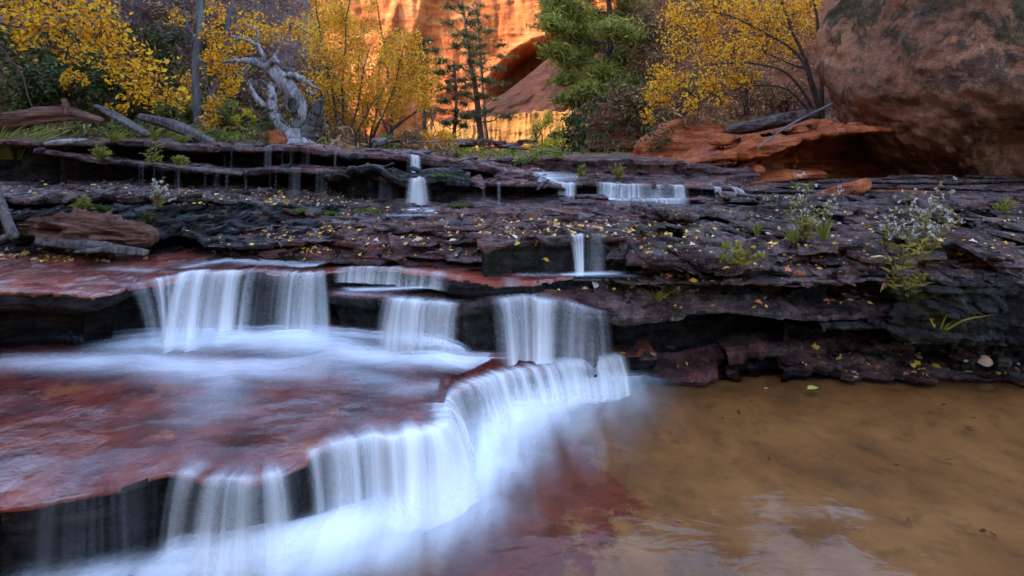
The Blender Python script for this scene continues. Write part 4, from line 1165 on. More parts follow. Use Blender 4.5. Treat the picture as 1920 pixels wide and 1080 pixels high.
tree('twin_trunk_tree', 'slender grey tree with two trunks and sparse yellow leaves on the left', 'tree', (374, 250, 6.0),
     [([(372, 252), (368, 170), (371, 80), (378, -60)], .062, .045), ([(380, 248), (396, 180), (415, 100), (432, 30), (450, -40)], .042, .022), ([(371, 80), (350, 40), (340, -20)], .02, .008), ([(425, 60), (470, 20), (540, 40), (590, 70)], .014, .004), ([(430, 40), (480, 10), (560, 20)], .012, .004), ([(396, 180), (385, 140), (400, 100)], .012, .004)],
     [(398, 60, 30), (412, 95, 32), (425, 130, 32), (410, 25, 34), (428, 165, 26), (392, 120, 20), (395, 195, 20), (382, 236, 15), (350, 150, 20), (345, 185, 18), (470, 40, 30), (500, 70, 34), (545, 50, 36), (330, 30, 16), (400, 225, 14), (460, 80, 24)],
     6.0, 'yellow', .036, 100, 'bark_grey', spread=.3, seed=2, twigs=8, dense=3., fuzz=.3)
tree('yellow_aspen', 'dense yellow tree of many thin stems right of the dead tree', 'tree', (640, 282, 8.0),
     [([(640, 282), (625, 180), (600, 60), (590, -20)], .035, .012), ([(642, 282), (640, 170), (650, 60), (655, -20)], .032, .01), ([(636, 282), (605, 190), (585, 110)], .025, .008), ([(648, 282), (672, 190), (690, 90)], .03, .008), ([(650, 282), (690, 210), (730, 150)], .025, .007)],
     [(598, 85, 40), (588, 150, 36), (618, 165, 40), (648, 115, 42), (660, 70, 36), (612, 40, 38), (635, 210, 34), (660, 165, 36), (690, 125, 36), (665, 225, 28), (610, 215, 26), (580, 60, 32), (645, 25, 36), (690, 190, 26)],
     8.0, 'yellow_dim', .042, 150, 'bark_dark', 'yellow trees along the far bank', spread=.5, seed=3, dense=3.8, fuzz=.32)
tree('yellow_aspen', 'wide spreading yellow tree with dark slanting limbs left of the tall pines', 'tree', (700, 285, 8.8),
     [([(690, 285), (720, 210), (745, 140), (760, 80)], .035, .01), ([(695, 285), (740, 240), (790, 200), (820, 170)], .03, .008), ([(692, 285), (705, 200), (715, 110)], .03, .008), ([(700, 285), (755, 225), (800, 205), (850, 205)], .02, .005), ([(690, 285), (680, 200), (672, 120), (690, 20)], .02, .006)],
     [(720, 110, 40), (755, 120, 40), (785, 125, 36), (745, 165, 38), (780, 165, 36), (810, 155, 28), (715, 185, 34), (690, 150, 32), (745, 205, 28), (765, 85, 30), (720, 75, 30), (795, 195, 20), (690, 225, 20)],
     8.8, 'yellow_dim', .045, 150, 'bark_dark', 'yellow trees along the far bank', spread=.6, seed=4, dense=3.8, fuzz=.32)
tree('yellow_aspen', 'ochre tree crown high behind the dead tree', 'tree', (500, 250, 10.5),
     [([(500, 250), (495, 120), (485, -30)], .05, .015), ([(500, 250), (530, 120), (545, -20)], .04, .012), ([(505, 250), (560, 130), (590, 20)], .03, .01)],
     [(450, 25, 44), (490, 50, 44), (530, 20, 46), (565, 65, 40), (600, 25, 42), (470, 100, 36), (520, 105, 40), (555, 140, 34), (440, 70, 32), (575, 110, 30), (640, 40, 30), (545, 180, 24)],
     10.5, 'yellow_dim', .05, 130, 'bark_dark', 'yellow trees along the far bank', spread=.8, seed=5, dense=4.6, fuzz=.32)
tree('yellow_aspen', 'thin yellow tree in front of the pink part of the cliff', 'tree', (735, 270, 13.),
     [([(735, 270), (725, 120), (700, -20)], .06, .015), ([(735, 270), (680, 130), (650, 20)], .04, .012)],
     [(640, 10, 36), (680, 50, 34), (700, 0, 30), (660, 100, 30), (610, -10, 36)],
     13., 'yellow_dim', .06, 130, 'bark_dark', 'yellow trees along the far bank', spread=.8, seed=6, density_gap=.4)
tree('right_yellow_tree', 'bright golden tree fanning out from behind the big boulder', 'tree', (1545, 225, 6.5),
     [([(1540, 228), (1515, 130), (1480, 50), (1450, -50)], .04, .014), ([(1538, 228), (1490, 150), (1420, 120), (1350, 120), (1290, 130)], .03, .006), ([(1536, 228), (1470, 165), (1400, 160), (1330, 185), (1270, 180)], .022, .004), ([(1542, 228), (1540, 120), (1530, 30), (1520, -60)], .04, .014), ([(1540, 228), (1500, 110), (1430, 60), (1360, 30), (1280, 20)], .03, .006), ([(1515, 130), (1460, 110), (1400, 80)], .018, .005)],
     [(1270, 30, 40), (1310, 55, 44), (1350, 25, 46), (1398, 35, 46), (1445, 35, 44), (1490, 25, 40), (1330, 100, 42), (1378, 90, 42), (1430, 90, 40), (1478, 85, 34), (1262, 85, 34), (1240, 140, 30), (1218, 165, 24), (1228, 190, 20), (1275, 160, 30), (1325, 150, 30), (1375, 150, 26), (1295, 190, 20), (1520, 50, 26), (1340, -20, 60), (1450, -20, 60), (1210, 218, 14), (1355, 190, 18), (1250, 185, 18), (1410, 140, 22), (1520, 10, 30), (1300, 215, 12)],
     6.5, 'yellow', .036, 150, 'bark_dark', spread=.5, seed=7, twigs=10, dense=2.6, fuzz=.3)
tree('conifer', 'big olive green conifer with feathery boughs right of the alcove', 'tree', (1148, 300, 11.),
     [([(1148, 300), (1146, 160), (1142, 30), (1140, -120)], .10, .06)],
     [(1038, 95, 30), (1070, 55, 38), (1060, 15, 40), (1110, 35, 40), (1108, 85, 40), (1078, 115, 38), (1058, 145, 26), (1130, 130, 38), (1162, 55, 38), (1160, 105, 34), (1182, 20, 36), (1098, 165, 30), (1150, 165, 26), (1030, 45, 28), (1100, -20, 50), (1160, -20, 50), (1120, 190, 24), (1040, 0, 36), (1190, 75, 26), (1180, 150, 30), (1080, 190, 28), (1150, 215, 26), (1190, 190, 24), (1055, 185, 22)],
     11., 'olive', .13, 620, 'bark_dark', 'conifers in the gorge', dense=3.4, fuzz=.3, spread=.9, seed=8, aspect=.16, vert=.55, twigs=12, droop=.15)
tree('conifer', 'low dark green conifer bough under the big olive conifer', 'tree', (1085, 305, 10.),
     [([(1085, 305), (1080, 240), (1078, 190)], .05, .02)], [(1078, 225, 32), (1060, 255, 28), (1100, 245, 28), (1048, 280, 22), (1110, 205, 24), (1085, 275, 24), (1125, 230, 20)],
     10., 'bush_green', .11, 420, 'bark_dark', 'conifers in the gorge', spread=.5, seed=9, aspect=.16, vert=.6, twigs=10)
tree('conifer', 'dim conifer at the back between the olive conifer and the golden tree', 'tree', (1215, 290, 14.),
     [([(1215, 290), (1212, 120), (1208, -60)], .10, .05)], [(1200, 30, 40), (1225, 70, 40), (1195, 100, 36), (1235, 110, 34), (1220, 150, 34), (1190, 150, 30), (1240, 20, 40), (1205, 190, 28), (1250, 170, 26), (1210, -30, 40), (1280, 90, 30), (1290, 140, 30)],
     14., 'bush_green', .15, 300, 'bark_dark', 'conifers in the gorge', spread=1., seed=10, aspect=.16, vert=.6, twigs=10)
def pine(label, trunk, Y, tiers, seed, r0=.10):
    cl = []
    rr = np.random.default_rng(seed)
    for (px, py, w) in tiers:
        for s in (-1, 1):
            cl.append((px + s * w * rr.uniform(.6, 1.1), py + rr.uniform(-3, 8), w * .7))
        cl.append((px, py - 3, w * .5))
    return tree('pine_tree', label, 'tree', (trunk[0][0], trunk[0][1], Y), [(trunk, r0, .03)], cl, Y, 'needle', .15, 420, 'bark_pine', 'tall pines before the cliff', spread=.6, seed=seed, aspect=.12, vert=.3, dense=1.0, twigs=8, twig_r=.008, droop=0., limb_r=.3)
pine('taller pine with a bare lower trunk in front of the sunlit cliff', [(906, 298), (893, 190), (876, 80), (860, -40)], 16.,
     [(862, -10, 30), (864, 15, 26), (868, 40, 28), (872, 65, 26), (877, 90, 28), (882, 118, 26), (888, 148, 28), (893, 178, 22), (912, 212, 34)], 20)
pine('slightly shorter pine standing just right of the taller one', [(917, 290), (905, 180), (897, 90), (890, 5)], 17.,
     [(890, 12, 14), (894, 32, 22), (899, 55, 28), (904, 78, 32), (908, 102, 34), (908, 130, 32), (910, 155, 30), (908, 185, 22)], 21, .07)
pine('small fir with drooping tiers left of the two pines', [(854, 280), (852, 200), (850, 115)], 14.5,
     [(850, 125, 10), (851, 145, 16), (852, 165, 20), (853, 188, 26), (854, 210, 28), (854, 232, 26)], 22, .05)
pine('bushy green fir top rising above the wide yellow tree', [(797, 270), (796, 170), (795, 70)], 15.,
     [(795, 78, 14), (797, 95, 24), (800, 115, 32), (803, 135, 34), (806, 155, 30)], 23, .06)

def bush(label, px, py, Y, rp, leaf, size, n, seed, group, name='shrub', aspect=.5, h=1.0, bark='bark_dark', twigs=6):
    r = np.random.default_rng(seed)
    cl = [(px + r.uniform(-.75, .75) * rp, py - h * rp * r.uniform(.3, 1.5), rp * r.uniform(.35, .6)) for k in range(7)]
    st = [([(px + r.uniform(-.1, .1) * rp, py), (px + r.uniform(-.4, .4) * rp, py - h * rp * .6), (px + r.uniform(-.8, .8) * rp, py - h * rp * 1.3)], .012 * Y / 8, .004) for k in range(5)]
    return tree(name, label, 'shrub', (px, py, Y), st, cl, Y, leaf, size, n, bark, group, spread=rp / F * Y * .6, seed=seed, aspect=aspect, parts=('stem', 'foliage'), twigs=twigs)
B1 = 'shrubs along the far bank'
bush('bright yellow round shrub at the lip of the falls', 822, 300, 9., 36, 'yellow', .045, 520, 40, B1)
bush('lemon green sapling before the dark rock slope', 1012, 300, 10., 30, 'lemon', .06, 130, 41, B1, h=2.0)
bush('low golden shrub at the foot of the pines', 900, 305, 10., 26, 'yellow_dim', .05, 300, 42, B1, h=.6)
bush('low yellow shrub in the middle of the bright bank', 950, 303, 11., 30, 'yellow', .05, 300, 43, B1, h=.5)
bush('yellow green shrub next to the low conifer bough', 1025, 304, 9.5, 30, 'lemon', .045, 360, 44, B1, h=.8)
bush('green grassy shrub left of the bright yellow round shrub', 722, 292, 7.6, 24, 'grass', .09, 240, 45, B1, aspect=.12)
bush('pale dry shrub between the yellow trees and the fir', 800, 285, 11., 46, 'bush_brown', .05, 90, 46, B1, h=1.2)
bush('rusty low shrub under the many-stemmed yellow tree', 625, 284, 7., 40, 'bush_brown', .04, 220, 47, B1, h=.7)
bush('orange brown shrub under the wide yellow tree', 770, 295, 8., 40, 'bush_brown', .04, 200, 48, B1, h=.9)
bush('golden shrub left of the pine trunks on the bright bank', 868, 304, 9.4, 34, 'yellow', .05, 330, 49, B1, h=.7)
bush('ochre shrub in front of the golden fluted bank', 985, 304, 10.4, 34, 'yellow_dim', .05, 300, 50, B1, h=.6)
bush('tall lemon shrub right of the sapling before the dark slope', 1052, 304, 11.5, 40, 'lemon', .055, 260, 51, B1, h=.9)
B2 = 'brush on the left slope'
for k, (px, py, Y, rp, lf, n, sz, lab) in enumerate([
    (60, 215, 6.4, 50, 'bush_green', 330, .05, 'dark green bush at the far left edge above the brown log'), (125, 185, 6.8, 46, 'bush_green', 330, .05, 'green bush below the overhanging yellow leaves'), (200, 210, 6.6, 50, 'bush_green', 330, .05, 'dark bush behind the leaning grey beam'),
    (262, 215, 6.8, 46, 'bush_green', 300, .05, 'olive bush left of the twin trunk tree'), (320, 235, 6.7, 34, 'grass', 240, .08, 'grassy clump beside the twin trunk tree'), (140, 175, 6.2, 26, 'yellow_dim', 200, .04, 'ochre fern-like shrub above the logs'),
    (215, 225, 6.0, 20, 'yellow', 160, .035, 'small yellow shrub by the foot of the grey beam'), (420, 240, 6.8, 28, 'grass', 240, .08, 'tall pale grass clump left of the dead tree'), (462, 240, 6.4, 18, 'lemon', 260, .035, 'small yellow green shrub against the pale rock'),
    (20, 170, 7.4, 60, 'bush_green', 300, .05, 'tall shadowy bush in the left corner'), (300, 130, 7.6, 50, 'bush_green', 200, .05, 'ragged bush clinging to the purple rock'), (90, 120, 8., 70, 'bush_brown', 260, .05, 'grey brown brush high on the left slope'), (240, 40, 9., 70, 'bush_brown', 240, .06, 'bare brush at the top of the left slope'), (420, 130, 8.6, 55, 'bush_brown', 240, .05, 'brown brush behind the twin trunk tree'),
    (560, 262, 7.2, 50, 'bush_brown', 300, .05, 'tangled brown brush behind the dead tree')]):
    bush(lab, px, py, Y, rp, lf, sz, n, 60 + k, B2, aspect=.16 if lf == 'grass' else .45)
B3 = 'brush on the right slope'
for k, (px, py, Y, rp, lf, n, sz, lab) in enumerate([
    (1290, 225, 9., 60, 'bush_brown', 130, .05, 'bare reddish brush behind the warm orange rock'), (1400, 215, 8., 60, 'bush_brown', 130, .045, 'bare brush above the grey flat plate'), (1470, 210, 7.6, 44, 'bush_brown', 110, .045, 'twiggy brush beside the big boulder'),
    (1240, 120, 11., 70, 'bush_brown', 160, .06, 'dim brown thicket behind the golden tree'), (1340, 90, 11., 80, 'bush_brown', 160, .06, 'shadowed brush high on the right slope'), (1190, 235, 8., 40, 'bush_brown', 150, .045, 'dry brush hanging over the dark outcrop')]):
    bush(lab, px, py, Y, rp, lf, sz, n, 90 + k, B3, twigs=10)
# ------------------------------------------------------------------ dead tree
def dead_tree():
    Yd = 5.6
    k = Yd / F
    root = empty('dead_tree', W(548, 272, Yd), 'twisted bleached dead tree with bare forking limbs at the brink', 'dead tree')
    org = np.array(root.location)
    def limb(mb, pts, r0, r1, seed, ridge=.22, n=34, seg=14, flat=1.):
        c = curve([W(p[0], p[1], Yd + (p[2] if len(p) > 2 else 0)) for p in pts], n)
        rr = np.interp(np.linspace(0, 1, n), np.linspace(0, 1, len(r0)) if isinstance(r0, (list, tuple)) else [0, 1], r0 if isinstance(r0, (list, tuple)) else [r0, r1]) * k
        c[1:-1] += .006 * np.random.default_rng(seed).normal(size=(n - 2, 3))
        mb.tube(c, rr, seg, .05, seed, ridge=ridge, flat=flat)
    t = MB()
    limb(t, [(556, 275), (564, 238), (562, 205, -.05), (548, 176, -.06), (527, 147), (500, 124, .05), (462, 113, .1), (413, 116, .15)], [22, 14, 13, 14, 11, 8, 4.5, 1.5], 0, 1, n=60, seg=22)
    limb(t, [(548, 276), (530, 246, -.1), (512, 212, -.12), (512, 180, -.1), (506, 160, -.05)], [20, 14, 10, 7, 4], 0, 2, seg=18)
    limb(t, [(535, 268, -.1), (556, 272, -.2), (590, 276, -.1)], [10, 16, 9], 0, 4)
    t.build('trunk', M['dead_silver'], root, org)
    t = MB()
    limb(t, [(568, 278), (578, 240), (594, 200), (611, 178)], [20, 19, 14, 3], 0, 3, ridge=.4, flat=.5, seg=20)
    limb(t, [(572, 276, .1), (590, 235, .1), (600, 205, .05), (606, 190)], [14, 13, 8, 2], 0, 13, ridge=.4, flat=.5, seg=16)
    t.build('split_slab', M['driftwood'], root, org)
    for i, (pts, r) in enumerate([
        ([(497, 124, .05), (493, 102), (480, 82), (458, 74), (432, 67)], [5, 4.5, 3.5, 2.5, 1]), ([(480, 82), (482, 60), (470, 50), (458, 42)], [3, 2, 1.6, .8]), ([(504, 126), (513, 113, -.05), (518, 97, -.05)], [6, 5, 2.5]), ([(515, 113, -.05), (522, 118, -.1)], [4, 2]),
        ([(530, 150), (548, 141, -.1), (566, 148, -.12), (580, 158, -.1), (602, 166, -.1)], [7, 5.5, 5, 4, 1.5]), ([(573, 164, -.1), (580, 156, -.1), (586, 150)], [2.6, 1.6, .7]), ([(576, 170, -.1), (588, 176, -.1), (594, 168)], [2.6, 1.6, .7]),
        ([(508, 202, -.12), (490, 192, -.15), (474, 172, -.15), (466, 152, -.1)], [6, 5, 3.5, 1]), ([(522, 210, -.1), (528, 200, -.15), (534, 197, -.15)], [3, 2, .8]), ([(470, 113, .08), (455, 140, .05), (440, 138)], [2, 1.4, .7]), ([(545, 180), (530, 175, .1), (515, 182, .1), (498, 170, .1)], [5, 4, 3, 1]), ([(533, 165), (510, 160, .1), (490, 150, .1)], [4, 2.5, 1])]):
        t = MB()
        limb(t, pts, r, 0, 20 + i, ridge=.12, n=20, seg=8)
        t.build('limb', M['dead_silver'], root, org)
    # hollow in the trunk: a ring of callus round a dark cavity
    c = W(547, 197, Yd - .13)
    th = np.linspace(0, 2 * np.pi, 25)
    t = MB()
    ring = np.stack([c[0] + .055 * np.cos(th), np.full(25, c[1]), c[2] + .07 * np.sin(th)], -1)
    t.tube(ring, .017, 8, .2, 5, cap=False)
    h = t.build('hollow', M['driftwood'], root, org)
    q = np.linspace(0, 1, 8)
    cav = np.stack([np.stack([c[0] + .05 * (1 - a ** 2) * np.cos(th), np.full(25, c[1] + .09 * a), c[2] + .065 * (1 - a ** 2) * np.sin(th)], -1) for a in q])
    mesh_np('cavity', cav, grid_faces(8, 25), M['bark_dark'], parent=h, origin=org)
    # roots
    t = MB()
    for i, (a, b, cc) in enumerate([((540, 268), (515, 274), (480, 272)), ((560, 270), (600, 276), (640, 280)), ((550, 270), (540, 280), (520, 284))]):
        limb(t, [(a[0], a[1], -.1), (b[0], b[1], -.2), (cc[0], cc[1], -.25)], [8, 5, 1.5], 0, 50 + i, n=16, seg=8)
    t.build('root', M['driftwood'], root, org)
dead_tree()
# ------------------------------------------------------------------ logs and driftwood
def log(name, label, pts, radii, mat, seed, ridge=.2, seg=16, flat=1., rough=.12, n=44, group=None, cat='log'):
    c = curve([W(*p) for p in pts], n)
    Ym = np.mean([p[2] for p in pts])
    rr = np.interp(np.linspace(0, 1, n), np.linspace(0, 1, len(radii)), radii) / F * Ym
    org = c[n // 2]
    mb = MB()
    mb.tube(c, rr, seg, rough, seed, ridge=ridge, flat=flat)
    o = mb.build(name, M[mat], None, org)
    o.location = [float(v) for v in org]
    return tag(o, label, cat, group)
D = 'driftwood stranded on the left ledges'
lg = log('driftwood_log', 'chunky red-brown rotten log stranded beside the red water sheet', [(52, 424, 2.74), (110, 428, 2.7), (190, 436, 2.66), (288, 446, 2.66)], [14, 25, 33, 32, 27, 15], 'red_wood', 1, ridge=.62, seg=80, flat=.8, n=110, rough=.2, group=D)
log('driftwood_plank', 'grey splintered plank leaning along the foot of the rotten log', [(70, 452, 2.6), (170, 462, 2.56), (275, 474, 2.55)], [7, 9, 10, 6], 'driftwood', 2, ridge=.3, group=D, cat='plank')
log('branch', 'short tan branch lying on the leaves below the rotten log', [(140, 472, 2.5), (175, 470, 2.48), (202, 464, 2.5)], [2, 5, 4], 'driftwood', 3, group=D, cat='branch')
log('fallen_beam', 'straight grey weathered beam leaning on the left bank', [(181, 199, 4.6), (225, 222, 4.5), (275, 252, 4.4)], [8, 12, 12, 10], 'driftwood', 4, ridge=.1, flat=.5, group=D, cat='beam')
log('fallen_log', 'long grey fallen log pointing toward the twin trunk tree', [(262, 218, 4.7), (315, 232, 4.6), (350, 246, 4.5), (400, 268, 4.4)], [6, 9, 11, 9, 6], 'driftwood', 5, group=D)
log('fallen_log', 'brown decayed log at the upper left edge of the bank', [(-60, 240, 4.4), (50, 222, 4.4), (130, 214, 4.4), (190, 226, 4.4)], [16, 17, 13, 6], 'red_wood', 6, ridge=.35, seg=24, n=70, group=D)
log('driftwood_plank', 'pale flat piece of wood at the left end of the topmost ledge', [(84, 270, 3.62), (120, 266, 3.6), (162, 262, 3.6)], [3, 6, 5, 2], 'dead_silver', 7, group=D, cat='plank')
log('driftwood_plank', 'long grey board lying along the thin second bed', [(285, 306, 3.42), (350, 316, 3.4), (452, 326, 3.4)], [2, 6, 8, 6], 'driftwood', 8, ridge=.15, flat=.6, group=D, cat='plank')
log('branch', 'upright grey stick at the far left edge', [(-6, 352, 2.7), (8, 400, 2.62), (26, 446, 2.6)], [5, 8, 8], 'driftwood', 9, group=D, cat='branch')
log('branch', 'pale broken branch end at the left edge beside the stick', [(-30, 460, 2.5), (18, 440, 2.5)], [5, 6, 4], 'driftwood', 10, group=D, cat='branch')
log('branch', 'dark stump of a branch poking up from the brown log', [(125, 214, 4.3), (122, 195, 4.3), (118, 186, 4.3)], [5, 6, 5], 'red_wood', 11, group=D, cat='branch')
log('branch', 'thin bare branch slanting across the red wedge to the grey plate', [(1420, 278, 4.75), (1480, 235, 5.0), (1560, 195, 5.5)], [1.2, 2, 2.5], 'bark_grey', 12, cat='branch')

# ------------------------------------------------------------------ plants on the rock, fallen leaves
BVH = BVHTree.FromPolygons(np.vstack(SOLID_V).tolist(), np.vstack(SOLID_F).tolist())
EYE = Vector((0, 0, H))
def hit(px, py):
    d = Vector(((px - 960) / F, 1, -(py - HZ) / F))
    loc, nrm, i, dist = BVH.ray_cast(EYE, d.normalized(), 60)
    if loc is not None and nrm.dot(d) > 0:
        nrm = -nrm
    return (loc, nrm) if loc is not None else (Vector(W(px, py, 3.)), Vector((0, 0, 1)))

# broken plates of rock lying loose over the ledges
def plates(mat, regs, seed, label, name='rock_fragments'):
    r = np.random.default_rng(seed)
    mb = MB()
    for (x0, y0, x1, y1), n, s0, s1 in regs:
        for k in range(n):
            loc, nrm = hit(r.uniform(x0, x1), r.uniform(y0, y1))
            if nrm.z < .35 or loc.y > 5.2 or loc.y < 1.2:
                continue
            m = r.integers(5, 9)
            a = np.sort(r.random(m) * 2 * np.pi)
            s = np.exp(r.uniform(math.log(s0), math.log(s1)))
            th = s * r.uniform(.07, .2)
            e = r.uniform(.45, .8)
            rad = s * r.uniform(.7, 1.1, m)
            X = rad * np.cos(a); Yq = rad * np.sin(a) * e
            tx, ty = r.normal() * .10 + nrm.x * -.6, r.normal() * .12 - nrm.y * .6 + .02
            q = lambda f, z: np.stack([X * f, Yq * f, z + X * f * tx * -1 + Yq * f * ty], -1) + np.array(loc)
            b, t1, t2 = q(1.02, -.5 * th), q(1.0, th * .62), q(.9, th)
            V = np.vstack([b, t1, t2, t2.mean(0)[None] + [0, 0, th * .15]])
            i = np.arange(m); j = (i + 1) % m
            f = [[i_, j_, m + j_, m + i_] for i_, j_ in zip(i, j)] + [[m + i_, m + j_, 2 * m + j_, 2 * m + i_] for i_, j_ in zip(i, j)] + [[2 * m + i_, 2 * m + j_, 3 * m, 3 * m] for i_, j_ in zip(i, j)]
            mb.add(V, f)
    solid(np.vstack(mb.v), np.array([q for f_ in mb.f for q in f_]))
    tag(mb.build(name, M[mat], smooth=False), label, 'broken rock', kind='stuff')
plates('purple_bank', [((1150, 395, 1920, 500), 1500, .02, .11), ((1160, 500, 1700, 560), 170, .015, .06), ((1125, 540, 1195, 592), 90, .025, .07), ((0, 340, 640, 372), 500, .015, .07), ((1350, 370, 1920, 400), 250, .03, .12), ((1640, 495, 1920, 530), 120, .02, .07)], 801, 'broken thin plates of purple rock strewn over the right bank and left shelf')
plates('black_wet', [((0, 385, 640, 475), 700, .02, .1), ((1540, 500, 1920, 640), 120, .02, .07), ((0, 270, 900, 345), 260, .02, .08)], 803, 'black wet flakes of rock on the dark ledges')
plates('maroon_wet', [((480, 392, 1180, 480), 1200, .015, .08), ((1130, 645, 1920, 715), 150, .02, .08), ((880, 300, 1420, 350), 260, .02, .1), ((200, 262, 1000, 300), 200, .02, .07), ((1150, 515, 1230, 560), 40, .02, .05)], 802, 'wet maroon flakes of rock strewn over the middle of the cascade')
# undergrowth of small brush on both slopes
def undergrowth(mats, regs, seed, label):
    r = np.random.default_rng(seed)
    C = []
    for (x0, y0, x1, y1), n, rad in regs:
        for k in range(n):
            px_ = r.uniform(x0, x1)
            loc, nrm = hit(px_, r.uniform(y0, y1))
            if loc.y < 4.6 or loc.y > 30 or (px_ > 1400 and loc.y < 6.6):
                continue
            m = r.integers(14, 44)
            R = rad * loc.y / 7 * r.uniform(.5, 1.4)
            p = r.normal(size=(m, 3)) * R * [.5, .5, .45]
            p[:, 2] = np.abs(p[:, 2])
            C.append(np.array(loc) + p)
    C = np.vstack(C)
    V, Fq = leaf_quads(C, .085, .22, r)
    tag(mesh_np('undergrowth', V, Fq, M[mats], smooth=False), label, 'undergrowth', kind='stuff')
undergrowth('bush_green', [((0, 60, 330, 260), 420, .2), ((330, 120, 700, 275), 160, .16), ((1060, 60, 1250, 290), 160, .2)], 810, 'dark green undergrowth on the slopes')
undergrowth('bush_brown', [((0, 0, 720, 260), 620, .2), ((1100, 0, 1500, 240), 420, .2), ((600, 230, 860, 300), 160, .14)], 811, 'dry brown undergrowth on the slopes')
undergrowth('grass', [((60, 200, 480, 275), 260, .12), ((560, 230, 1060, 305), 160, .12)], 812, 'rank grass along the top of the banks')
tri = np.vstack(SOLID_F)
BVH = BVHTree.FromPolygons(np.vstack(SOLID_V).tolist(), [(list(f) if f[2] != f[3] else list(f[:3])) for f in tri.tolist()])

def blade(mb, base, tip, bend, w, n=5):
    base, tip = np.asarray(base), np.asarray(tip)
    c = curve([base, (base + tip) / 2 + bend, tip], n)
    side = np.cross(tip - base, np.array([.3, 1., .1])); side /= np.linalg.norm(side) + 1e-9
    ww = w * np.sin(np.linspace(.35, 1, n) * np.pi * .97)[:, None]
    V = np.stack([c - side * ww, c + side * ww], 1).reshape(-1, 3)
    f = [[2 * i, 2 * i + 1, 2 * i + 3, 2 * i + 2] for i in range(n - 1)]
    mb.add(V, f)
def grass_tuft(label, px, py, hpx, n, seed, mat='grass', group='grass tufts on the rock', lean=.4, w=.0028):
    r = np.random.default_rng(seed)
    loc, _ = hit(px, py)
    b = np.array(loc); hgt = hpx / F * b[1]
    mb = MB()
    for i in range(n):
        d = r.normal(size=2) * lean
        hh = hgt * r.uniform(.5, 1.1)
        p0 = b + np.array([d[0], d[1], 0]) * hgt * .15 - [0, 0, .01]
        p1 = b + np.array([d[0] * hh, d[1] * hh, hh])
        blade(mb, p0, p1, np.array([-d[0] * .2, -d[1] * .2, .3]) * hh * .4, w * r.uniform(.6, 1.2), 6)
    o = mb.build('grass_tuft', M[mat], None, b)
    o.location = b
    return tag(o, label, 'grass tuft', group)
def weed(label, px, py, stems, seed, leafmat='weed', fluff=0, leaf=.028, nl=16, group='weeds growing on the rock', lw=.085, bark='bark_pine', r0=.003):
    """stems: (dx, dy) of each tip in pixels from the base"""
    r = np.random.default_rng(seed)
    loc, _ = hit(px, py)
    b = np.array(loc); k = b[1] / F
    root = empty('weed', b, label, 'plant', group)
    st, lv, fl = MB(), [], []
    stems = [(a + r.uniform(-14, 14) * q, c * (1 - .3 * q * r.random())) for a, c in stems for q in (0, 1)]
    for dx, dy in stems:
        tip = b + np.array([dx * k, r.normal() * .25 * abs(dy) * k, dy * k])
        c = curve([b, b * .55 + tip * .45 + np.array([-dx * k * .15, 0, .06 * abs(dy) * k]) + r.normal(size=3) * .05 * abs(dy) * k, tip], 16)
        st.tube(c, np.linspace(r0 * .7, r0 * .3, 16), 5, 0, cap=False)
        for i in range(int(nl * 1.6)):
            t = r.uniform(.12, 1)
            p = c[min(15, int(t * 15))]
            d = r.normal(size=3); d[2] = abs(d[2]) * .6; d /= np.linalg.norm(d)
            q = p + d * leaf * r.uniform(.5, 1.3) * (1.2 - .6 * t)
            lv.append((p, q))
        if fluff:
            for j in range(fluff):
                t = r.uniform(.62, 1)
                p = c[min(15, int(t * 15))]
                d = r.normal(size=3); d[2] = abs(d[2]); d /= np.linalg.norm(d)
                q = p + d * abs(dy) * k * .20 * r.random()
                st.tube(np.array([p, (p + q) / 2, q]), r0 * .35, 4, 0, cap=False)
                fl.append(q)
    st.build('stem', M[bark], root, b)
    lb = MB()
    for p, q in lv:
        blade(lb, p, q, r.normal(size=3) * .1 * leaf, leaf * lw, 4)
    lb.build('foliage', M[leafmat], root, b)
    if fl:
        C = np.repeat(np.array(fl), 12, 0) + r.normal(size=(len(fl) * 12, 3)) * .0035
        V, Fq = leaf_quads(C, .0085, .6, r)
        mesh_np('seed_heads', V, Fq, M['fluff'], smooth=False, parent=root, origin=b)  # white fluffy seed heads of the weed, one mesh
    return root
weed('tall weed with white seed heads and yellow-green leaves right of centre', 1510, 455, [(-70, 135), (-40, 95), (-15, 80), (20, 70), (0, 115), (40, 60)], 1, fluff=3, leaf=.045, nl=9)
weed('thin weed with pale seed heads near the orange tilted slab', 1545, 440, [(20, 90), (35, 70), (10, 60)], 2, fluff=4, leaf=.03, nl=5)
weed('bushy white-flowered weed standing highest at the right', 1735, 500, [(20, 165), (0, 140), (40, 135), (-25, 120), (50, 95), (10, 110), (-45, 80)], 3, fluff=8, leaf=.04, nl=10)
weed('drooping weed with yellow blades on the corner of the overhanging ledge', 1700, 560, [(30, 90), (-10, 100), (20, 130), (-45, 80), (10, 60), (50, 40), (-30, 50)], 4, fluff=0, leaf=.055, nl=9)
weed('dark low weed on the left end of the purple overhanging ledge', 1262, 562, [(-30, 60), (10, 55), (30, 50), (-5, 45), (45, 40), (-45, 35)], 5, leafmat='bush_green', leaf=.035, fluff=3)
weed('green leafy weed on the broken plates', 1385, 500, [(-30, 45), (0, 50), (30, 40), (-45, 20), (45, 25), (10, 30)], 6, leafmat='weed', leaf=.035, nl=8, lw=.2)
weed('thin dry weed left of the bushy white-flowered weed', 1660, 470, [(-15, 70), (10, 80), (25, 60), (-5, 50)], 7, fluff=3, leaf=.03, nl=6)
weed('wispy weed at the far right edge of the bank', 1885, 400, [(-10, 25), (10, 30), (25, 20), (-25, 15)], 8, leaf=.03)
